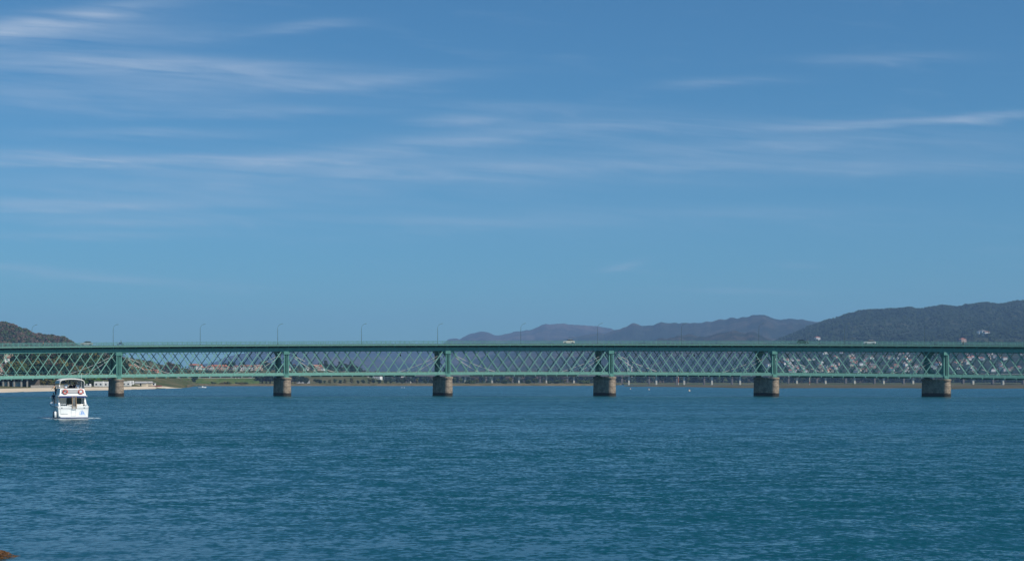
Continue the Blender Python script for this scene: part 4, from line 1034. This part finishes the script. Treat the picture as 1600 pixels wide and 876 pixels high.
# ------------------------------------------------------------------ weedy rock in the bottom left corner
Yr = 43.4; o = empty('weedy_rock', (wx(-18, Yr), Yr, -.08), label='brown seaweed covered rock at the bottom left corner', cat='rock')
rnd = random.Random(4); q = MB()
q.ball((0,0,-.12), .55,.75,.36, 18, 10); q.v = [tuple(Vector(v)*(1+.28*noise.noise(Vector(v)*3))) for v in q.v]; q.build('rock', mat('wet dark rock', (.035,.025,.018), .5, var=.4, scale=5, bump=.05), o, smooth=True)
q = MB()
for i in range(420):
    a = rnd.uniform(0, 6.28); r = rnd.uniform(.05, 1.0)**.7; x, y = r*.78*math.cos(a), r*1.0*math.sin(a); z = max(.005, .27*(1-r*r*1.0))+rnd.uniform(0,.05)
    dx, dy = rnd.gauss(0,.11), rnd.gauss(0,.1); q.bar((x,y,z), (x+dx+.05,y+dy,max(.004, z-rnd.uniform(0,.06))), .022, .008)
q.build('seaweed', mat('orange brown wrack', (.07,.032,.012), .45, col2=(.20,.09,.028), scale=8), o)

# ------------------------------------------------------------------ the white motor yacht
Yb = F*H/(653.5-HOR); XB = wx(114.5, Yb); RB = R(26)
bo = empty('motor_yacht', (XB, Yb, 0), RB, 'white flybridge motor yacht with pale canopy heading towards the bridge', 'boat')
def bx(name, m, *boxes, parent=None):
    q = MB()
    for b in boxes: q.box(*b)
    return q.build(name, m, parent or bo)
# hull: x to starboard, y towards the bow, z up
secs = [(0,2.10,1.95,1.72),(.15,2.18,2.05,1.76),(2.5,2.30,2.1,1.82),(5.5,2.34,2.0,1.95),(8.5,2.05,1.5,2.12),(10.8,1.35,.8,2.32),(12.3,.55,.25,2.48),(12.9,.06,.03,2.55)]
q = MB(); q.loft([[(-bt,y,zg),(-(bt*.45+bb*.55),y,.75),(-bb,y,.12),(-bb*.75,y,-.25),(0,y,-.5 if y < 9 else -.2),(bb*.75,y,-.25),(bb,y,.12),(bt*.45+bb*.55,y,.75),(bt,y,zg),(bt-.14 if bt > .3 else .02,y,zg),(0,y,zg-.04),(-(bt-.14) if bt > .3 else -.02,y,zg)] for y, bt, bb, zg in secs])
hull = q.build('hull', M['white'], bo)
q = MB()
for sg in (-1, 1):
    for (y0,bt0,bb0,_),(y1,bt1,bb1,_) in zip(secs, secs[1:]):
        q.hexa([(sg*(bb0+.0),y0,-.05),(sg*(bb1),y1,-.05),(sg*(bb1+.03),y1,-.05),(sg*(bb0+.03),y0,-.05),(sg*bb0,y0,.16),(sg*bb1,y1,.16),(sg*(bb1+.03),y1,.16),(sg*(bb0+.03),y0,.16)])
q.box(-2.0,2.0,-.03,-.004,-.05,.16); q.build('boot_stripe', M['navy'], hull)
q = MB()
for sg in (-1, 1):
    for (y0,bt0,_,z0),(y1,bt1,_,z1) in zip(secs, secs[1:]): q.tube([(sg*(bt0+.02),y0,z0-.12),(sg*(bt1+.02),y1,z1-.12)], .05, 6)
q.tube([(-2.1,-.03,1.45),(2.1,-.03,1.45)], .025, 6)
q.build('rubbing_strake', M['greyv'], hull)
q = MB(); q.loft([[(-1.9,-.95,z),(1.9,-.95,z),(2.05,-.01,z),(-2.05,-.01,z)] for z in (.14,.36)]); pl = q.build('swim_platform', M['white'], bo)
bx('platform_edge', M['navy'], (-1.95,1.95,-.98,-.952,.10,.2), parent=pl)
bx('stern_door', M['white'], (-.28,.32,-.06,-.005,.45,1.60))
bx('transom_locker', M['white'], (-1.75,-.75,-.05,-.005,.7,1.35)); bx('locker_edge', M['greyv'], (-1.70,-.72,-.066,-.052,.66,.70))
bx('stern_gap', M['greyv'], (.335,.36,-.03,-.004,.4,1.6)); bx('deck_vent', M['black'], (-1.65,-1.5,-.04,-.004,1.52,1.60), (1.45,1.6,-.04,-.004,1.52,1.60))
# small blue sail emblem on the transom
q = MB(); q.add([(.98,-.02,.62),(1.28,-.02,.62),(1.22,-.02,1.28)], [(0,1,2)]); q.add([(1.32,-.02,.66),(1.62,-.02,.62),(1.28,-.02,1.2)], [(0,1,2)]); q.bar((.82,-.02,.55),(1.75,-.02,.52),.05,.01); q.bar((.80,-.02,.6),(1.02,-.02,1.1),.04,.01)
q.build('sail_emblem', mat('blue emblem', (.24,.38,.66), .5), bo)
bx('name_lettering', mat('grey blue lettering', (.15,.22,.32), .5), *[(-.55+i*.11,-.48+i*.11,-.02,-.004,1.38,1.47) for i in range(8)])
# cockpit coaming, cabin with door and windows
bx('cockpit_coaming', M['white'], (-2.0,-1.85,.05,2.4,1.72,2.0),(1.85,2.0,.05,2.4,1.72,2.0),(-1.85,-.35,.05,.2,1.72,1.82),(.35,1.85,.05,.2,1.72,1.82))
q = MB(); q.loft([[(-1.78,y,1.7),(1.78,y,1.7),(1.66-.1*(y>6),y,z),(-(1.66-.1*(y>6)),y,z)] for y, z in ((2.3,3.12),(5.5,3.12),(6.5,3.1),(8.6,1.95))]); cab = q.build('cabin', M['white'], bo)
bx('saloon_door', M['dark'], (-.62,.25,2.22,2.29,1.72,2.95)); bx('aft_window', M['dark'], (.65,1.45,2.22,2.29,1.85,2.92),)
bx('aft_curtain', M['offwhite'], (-1.6,-.75,2.2,2.29,1.75,2.98)); bx('cockpit_seat', M['offwhite'], (.55,1.5,.9,1.35,1.72,2.05),(-.65,.0,.95,1.35,1.72,2.0)); bx('door_frame', M['white'], (.27,.6,2.19,2.29,1.72,3.0)); bx('door_frame', M['white'], (-.70,-.63,2.19,2.29,1.72,3.0))
for sg in (-1, 1):
    q = MB(); q.hexa([(sg*1.735,3.0,2.15),(sg*1.735,6.3,2.15),(sg*1.76,6.3,2.15),(sg*1.76,3.0,2.15),(sg*1.66,3.1,2.9),(sg*1.66,5.9,2.9),(sg*1.72,5.9,2.9),(sg*1.72,3.1,2.9)]); q.build('side_window', M['dark'], cab)
    q = MB(); q.loft([[(sg*1.72,y,z0),(sg*1.95,y,z0),(sg*1.95,y,z1),(sg*1.72,y,z1)] for y, z0, z1 in ((.5,1.75,1.95),(1.4,1.75,2.7),(2.3,1.75,3.1))]); q.build('side_wing', M['white'], cab)
# flybridge deck with navy band and coaming
q = MB(); q.loft([[(-1.98,.35,z),(1.98,.35,z),(2.02,2.5,z),(1.75,6.4,z),(1.2,7.2,z),(-1.2,7.2,z),(-1.75,6.4,z),(-2.02,2.5,z)] for z in (3.13,3.32)]); q.build('flybridge_deck', M['white'], bo)
bx('navy_band', M['navy'], (-1.9,1.9,.30,.345,3.02,3.22))
q = MB(); q.loft([[(-k*1.85,y0,z),(k*1.85,y0,z),(k*1.88,2.5,z),(k*1.6,6.2,z),(-k*1.6,6.2,z),(-k*1.88,2.5,z)] for y0, z, k in ((.42,3.32,1),(.55,3.75,.95),(.95,4.3,.90))], cap=False); fc = q.build('flybridge_coaming', M['white'], bo)
q = MB(); q.add([(-1.45,.50,3.55),(.9,.50,3.55),(.8,.80,4.12),(-1.35,.80,4.12)], [(0,1,2,3)]); q.add([(-1.45,.52,3.55),(.9,.52,3.55),(.8,.82,4.12),(-1.35,.82,4.12)], [(3,2,1,0)]); 
q = MB(); q.hexa([(-1.6,.43,3.62),(1.6,.43,3.62),(1.6,.52,3.62),(-1.6,.52,3.62),(-1.5,.80,4.2),(1.5,.80,4.2),(1.5,.88,4.2),(-1.5,.88,4.2)]); q.build('grey_dodger', M['greyv'], fc)
bx('flybridge_seat', M['offwhite'], (-1.5,1.5,1.5,2.0,3.33,4.28)); bx('helm_console', M['dark'], (-.2,.9,4.6,5.1,3.33,4.5))
# rails
q = MB()
for sg in (-1, 1):
    q.tube([(sg*1.68,.9,4.55),(sg*1.72,2.5,4.6),(sg*1.5,6.1,4.6)], .03, 6)
    for y in (.9,2.2,3.6,5.0): q.tube([(sg*1.66,y,4.2),(sg*1.68,y,4.58)], .025, 6)
    q.tube([(sg*2.25,3.0,2.75),(sg*2.2,7.5,2.95),(sg*1.1,11.2,3.1),(0,12.8,3.2)], .03, 6)
    for y, x, z in ((3.0,2.24,1.85),(5.2,2.26,1.95),(7.5,2.12,2.1),(9.6,1.65,2.25),(11.2,1.12,2.38)): q.tube([(sg*x,y,z),(sg*x,y,z+.95)], .025, 6)
    q.tube([(sg*1.75,.03,1.72),(sg*1.75,.03,2.05),(sg*1.0,.03,2.05)], .02, 6)
q.build('guard_rail', M['steel'], bo)
# boarding ladder up to the flybridge and stern gangway
q = MB()
for x in (-.12,.42): q.tube([(x,-.25,1.45),(x,.27,3.2)], .05, 6)
for i in range(7): t = i/6.5; q.box(-.12,.42, -.25+.5*t-.06, -.25+.5*t+.06, 1.48+1.65*t, 1.53+1.65*t)
q.build('ladder', M['teak'], bo)
# canopy: bowed canvas on steel hoops
q = MB(); N = 14; rows_ = []
for y in (.85,1.6,3.0,4.4,5.2):
    out = []; inn = []
    edge = .22 if y in (.85,5.2) else 0
    for i in range(N+1):
        a = math.pi*i/N; x = -1.76*math.cos(a); cz_ = 5.05+.72*abs(math.sin(a))**.42-edge*.5
        out.append((x*1.0, y, cz_)); inn.append((x*.96, y, cz_-.06))
    rows_.append(out+inn[::-1])
q.loft(rows_); q.build('canopy', M['offwhite'], bo, smooth=False)
q = MB()
for y0, y1 in ((1.0,1.6),(3.0,3.0),(5.0,4.4)):
    for sg in (-1, 1): q.tube([(sg*1.68,y0,4.3),(sg*1.72,(y0+y1)/2,4.8),(sg*1.73,y1,5.2)], .03, 6)
q.build('canopy_frame', M['steel'], bo)
bx('canopy_side_curtain', M['offwhite'], (1.66,1.70,1.0,2.6,4.3,5.2))
q = MB(); q.tube([(1.3,1.0,4.2),(1.3,1.0,6.4)], .02, 5); q.build('aerial', M['white'], bo)
def on_boat(x, y, z): c, s_ = math.cos(RB), math.sin(RB); return (XB+x*c-y*s_, Yb+x*s_+y*c, z)
# life rings hung on the coaming
for x, lb in ((-1.05,'left of two red life rings on the yacht flybridge'),(1.12,'right of two red life rings, with a white centre, on the yacht flybridge')):
    o = empty('life_ring', on_boat(x, .42, 3.86), RB, lb, 'life ring', 'life rings on the yacht')
    q = MB(); q.torus((0,-.02,0), .30, .085, n=24, m=8); rg = q.build('ring', M['red'], o, smooth=True)
    q = MB()
    for a in range(4):
        A = math.pi/4+a*math.pi/2; q.torus((.30*math.cos(A),-.02,.30*math.sin(A)), .0, .095, n=8, m=6)
    q.build('white_band', M['white'], rg)
    if x > 0: q = MB(); q.tube([(0,-.05,0),(0,.03,0)], .2, 16); q.build('cover', M['white'], o)
# fenders along the port quarter
for y, lb, m_ in ((.45,'white fender hanging nearest the yacht stern',M['white']),(1.25,'black fender hanging on the yacht port side',M['black']),(2.1,'white fender hanging farther forward on the port side',M['white'])):
    o = empty('fender', on_boat(-2.42, y, 0), RB, lb, 'fender', 'fenders on the yacht port side')
    q = MB(); q.tube([(0,0,.12),(0,0,.2),(0,0,.95),(0,0,1.05)], [.08,.17,.17,.06], 12); q.build('body', m_, o, smooth=True); q = MB(); q.tube([(0,0,1.05),(.12,0,1.75)], .015, 5); q.build('rope', M['black'], o)
# people aboard
person(on_boat(-.75, 1.75, 3.85), RB, 'sit', M['whiteshirt'], 'person in white shirt seated left under the yacht canopy', scale=1.08)
person(on_boat(.95, 1.75, 3.80), RB, 'sit', M['whiteshirt'], 'person in white shirt seated right under the yacht canopy', scale=1.08, hat=M['whiteshirt'])
person(on_boat(.2, 3.6, 3.33), RB, 'stand', M['trousers'], 'person in dark top and white cap at the yacht helm', scale=.98, hat=M['whiteshirt'])
person(on_boat(.62, 3.0, 3.8), RB-.4, 'sit', M['blueshirt'], 'person in dark navy seated beside the helm', scale=1.05)
person(on_boat(-2.0, 2.9, 3.33), RB+.5, 'lean', M['tanshirt'], 'person in tan shirt leaning at the left rail of the yacht flybridge', scale=.85)
person(on_boat(-2.12, 4.2, 1.92), RB, 'stand', M['blueshirt'], 'person in dark navy jacket standing on the yacht port side deck', scale=.98)
# disturbed water behind the stern
q = MB(); rnd = random.Random(2)
for i in range(170):
    a = rnd.uniform(-1, 1); y = -1.0-abs(rnd.gauss(0, 1.6)); x = a*2.3*(1+.03*abs(y)); w_ = rnd.uniform(.05,.28); 
    if rnd.random() < .35: x = rnd.choice([-1,1])*(2.2+rnd.uniform(0,1.4)); y = rnd.uniform(-3, 4)
    ang = rnd.uniform(-.4,.4); pts = [(x+w_*rnd.uniform(.7,1.2)*math.cos(t)*2*math.cos(ang), y+w_*.45*math.sin(t)*rnd.uniform(.7,1.2), .035) for t in [k*math.pi/3 for k in range(6)]]
    q.add(pts+[(x, y, .05)], [(k, (k+1) % 6, 6) for k in range(6)])
tag(q.build('wake_foam', mat('foam', (.45,.52,.55), .6, var=.1), loc=(XB, Yb, 0), rz=RB), 'patch of foam behind the yacht stern', 'foam', kind='stuff')

# ------------------------------------------------------------------ haze
q = MB(); q.box(-9500, 9500, -60, 14200, -5, 640)
hz_ = q.build('haze', None); hz_.data.materials.clear()
hm = bpy.data.materials.new('haze air'); hm.use_nodes = True; hn, hl = hm.node_tree.nodes, hm.node_tree.links; hn.clear()
ho = hn.new('ShaderNodeOutputMaterial'); pv_ = hn.new('ShaderNodeVolumePrincipled')
pv_.inputs['Color'].default_value = (.35,.60,.96,1); pv_.inputs['Density'].default_value = HAZE; pv_.inputs['Anisotropy'].default_value = 0.0
hl.new(pv_.outputs[0], ho.inputs['Volume']); hz_.data.materials.append(hm); hz_['kind'] = 'stuff'
